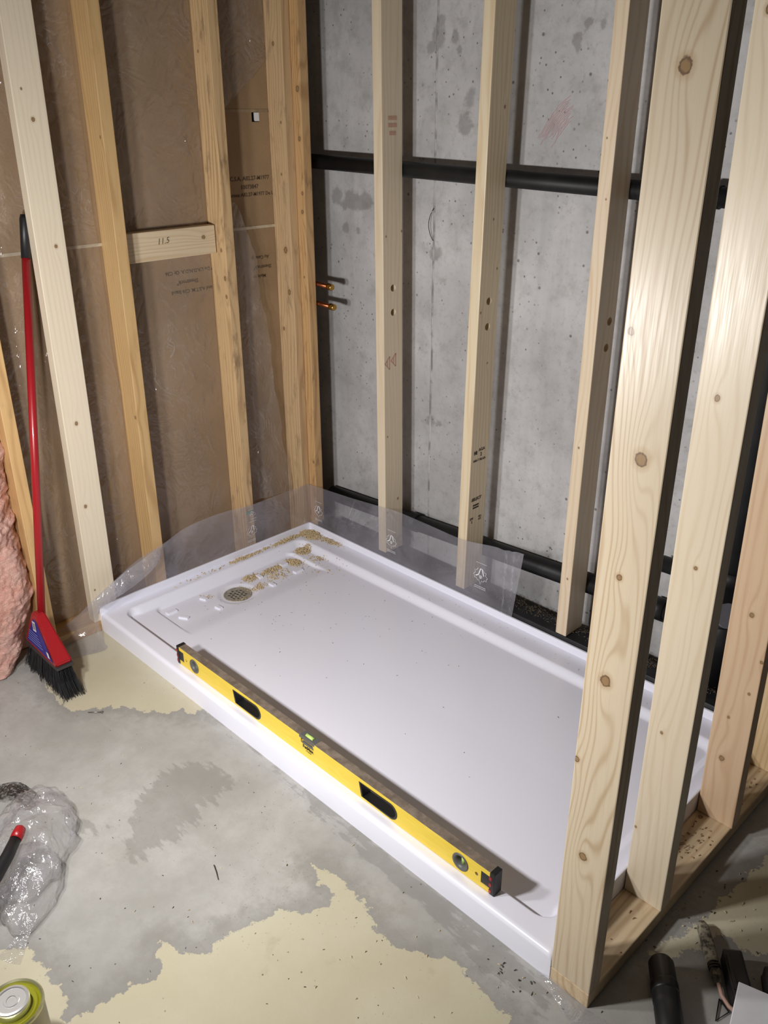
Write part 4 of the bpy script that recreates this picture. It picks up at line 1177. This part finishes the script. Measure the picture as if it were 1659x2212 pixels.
# ------------------------------------------------------------------ sawdust and debris
def chips(name, label, spots, mat, seed):
    """spots: (x, y, rx, ry, rot, count, heap, size) laid on surface z(x, y)"""
    rr = random.Random(seed)
    v, f = [], []
    for (x, y, rx, ry, rot_, cnt, heap, size, zf) in spots:
        for k in range(cnt):
            q = (math.sqrt(rr.random()) if heap < 0.5e-3 else rr.random() ** 0.6) * (1.0 + 0.45 * mnoise.noise(Vector((x * 40 + 3 * math.cos(0), y * 40, k % 7 * 0.31)))) * (1.0 if rr.random() < 0.85 else 1.5)
            a = rr.uniform(0, 2 * math.pi)
            dx, dy = rx * q * math.cos(a), ry * q * math.sin(a)
            px, py = x + dx * math.cos(rot_) - dy * math.sin(rot_), y + dx * math.sin(rot_) + dy * math.cos(rot_)
            z = zf(px, py) + 0.0006 + heap * (1 - q * q) * rr.random()
            ln, wd = size * rr.uniform(0.5, 1.5), size * rr.uniform(0.2, 0.5)
            th = rr.uniform(0, math.pi)
            d = Vector((math.cos(th), math.sin(th), rr.uniform(-0.5, 0.5))) * ln
            n_ = Vector((-math.sin(th), math.cos(th), rr.uniform(-0.4, 0.4))) * wd
            c = Vector((px, py, z + 0.25 * abs(d.z)))
            n0 = len(v)
            v += [c - d * 0.5 - n_ * 0.5, c + d * 0.5 - n_ * 0.4, c + d * 0.45 + n_ * 0.5, c - d * 0.4 + n_ * 0.5, c + Vector((0, 0, wd * 0.9))]
            f += [(n0, n0 + 1, n0 + 4), (n0 + 1, n0 + 2, n0 + 4), (n0 + 2, n0 + 3, n0 + 4), (n0 + 3, n0, n0 + 4)]
    o = link(name, mesh_py(name, v, f), mat, None, None, 'stuff')
    tag(o, label, 'debris')
    return o
ph = lambda x, y: float(pan_h(np.array(x), np.array(y)))
t = NT('sawdust'); t.base(t.mix(t.rng(t.noise(t.coord(), 420, 2, 0.6), 0.3, 0.7), lin((150, 122, 82)), lin((238, 218, 178)))); t.rough(0.9)
hp_ = math.pi / 2
chips('sawdust', 'tan sawdust and wood shavings on the rear left corner of the shower tray', [
    (0.055, -0.045, 0.055, 0.035, 0.0, 742, 0.008, 0.0082, ph), (0.026, -0.13, 0.085, 0.014, hp_, 429, 0.005, 0.0078, ph), (0.15, -0.030, 0.06, 0.018, 0.1, 165, 0.003, 0.0078, ph),
    (0.026, -0.30, 0.10, 0.011, hp_, 140, 0.002, 0.0078, ph), (0.026, -0.35, 0.05, 0.012, hp_, 181, 0.004, 0.0078, ph), (0.025, -0.50, 0.11, 0.012, hp_, 33, 0.0, 0.0078, ph),
    (0.105, -0.125, 0.032, 0.026, 0.9, 429, 0.009, 0.0078, ph), (0.135, -0.20, 0.035, 0.028, 0.5, 346, 0.006, 0.0078, ph), (0.125, -0.29, 0.05, 0.020, hp_, 247, 0.004, 0.0078, ph),
    (0.115, -0.385, 0.035, 0.022, hp_, 214, 0.005, 0.0078, ph), (0.175, -0.30, 0.055, 0.03, hp_, 82, 0.001, 0.0078, ph), (0.19, -0.40, 0.03, 0.02, hp_, 74, 0.002, 0.0078, ph),
    (0.172, -0.44, 0.045, 0.012, 0.3, 90, 0.001, 0.0035, lambda x, y: 0.030 + zd + 0.002), (0.21, -0.49, 0.010, 0.035, 0.0, 50, 0.001, 0.0035, lambda x, y: 0.030 + zd + 0.002),
    (0.115, -0.575, 0.02, 0.015, 0.4, 21, 0.0, 0.0069, ph), (0.19, -0.13, 0.03, 0.02, 0.4, 49, 0.002, 0.0078, ph), (0.24, -0.16, 0.12, 0.06, 0.2, 49, 0.0, 0.0069, ph)], t.mat, 3)
t2 = plain('dark_crumbs', (112, 106, 96), 0.9)
chips('crumbs', 'scattered dark crumbs over the shower tray', [(0.55, -0.30, 0.5, 0.22, 0.0, 60, 0.0, 0.0035, ph), (1.1, -0.055, 0.6, 0.03, 0.0, 46, 0.0, 0.003, ph), (1.0, -0.5, 0.6, 0.3, 0, 14, 0, 0.004, ph), (0.3, -0.55, 0.2, 0.15, 0, 24, 0, 0.0035, ph)], t2, 5)
chips('grit', 'dark grit and crumbs lying on the black sole and floor behind the back studs', [(1.05, 0.06, 0.5, 0.03, 0.0, 700, 0.004, 0.006, lambda x, y: 0.110), (1.5, 0.06, 0.3, 0.03, 0.0, 250, 0.004, 0.006, lambda x, y: 0.110)], plain('brown_grit', (88, 76, 62), 0.95), 6)
chips('plate_debris', 'wood crumbs on the right bottom plate between the studs', [(1.875, -0.42, 0.035, 0.07, 0.0, 40, 0.0, 0.006, lambda x, y: S), (1.875, -0.17, 0.03, 0.08, 0, 34, 0, 0.006, lambda x, y: S), (1.875, -0.74, 0.03, 0.08, 0, 5, 0, 0.006, lambda x, y: S)], plain('brown_chips', (150, 122, 84), 0.9), 8)
chips('floor_debris', 'small pale chips and crumbs strewn over the concrete floor', [(1.0, -1.25, 0.55, 0.22, 0.6, 26, 0.0, 0.006, lambda x, y: 0.0), (1.6, -1.15, 0.35, 0.12, 0.75, 26, 0, 0.006, lambda x, y: 0), (2.05, -0.45, 0.10, 0.22, -0.4, 50, 0, 0.007, lambda x, y: 0), (0.5, -1.2, 0.3, 0.12, 0.4, 10, 0, 0.005, lambda x, y: 0)], plain('pale_chips', (196, 182, 154), 0.9), 9)
chips('floor_crumbs', 'dark crumbs and dirt specks strewn over the concrete floor', [(1.35, -1.35, 0.5, 0.2, 0.6, 34, 0.0, 0.004, lambda x, y: 0.0), (0.75, -1.3, 0.5, 0.18, 0.5, 24, 0, 0.004, lambda x, y: 0), (2.02, -0.5, 0.12, 0.25, -0.4, 30, 0, 0.006, lambda x, y: 0), (1.80, -0.97, 0.10, 0.02, 0.1, 16, 0.0, 0.006, lambda x, y: 0)], plain('dark_specks', (78, 70, 58), 0.9), 10)
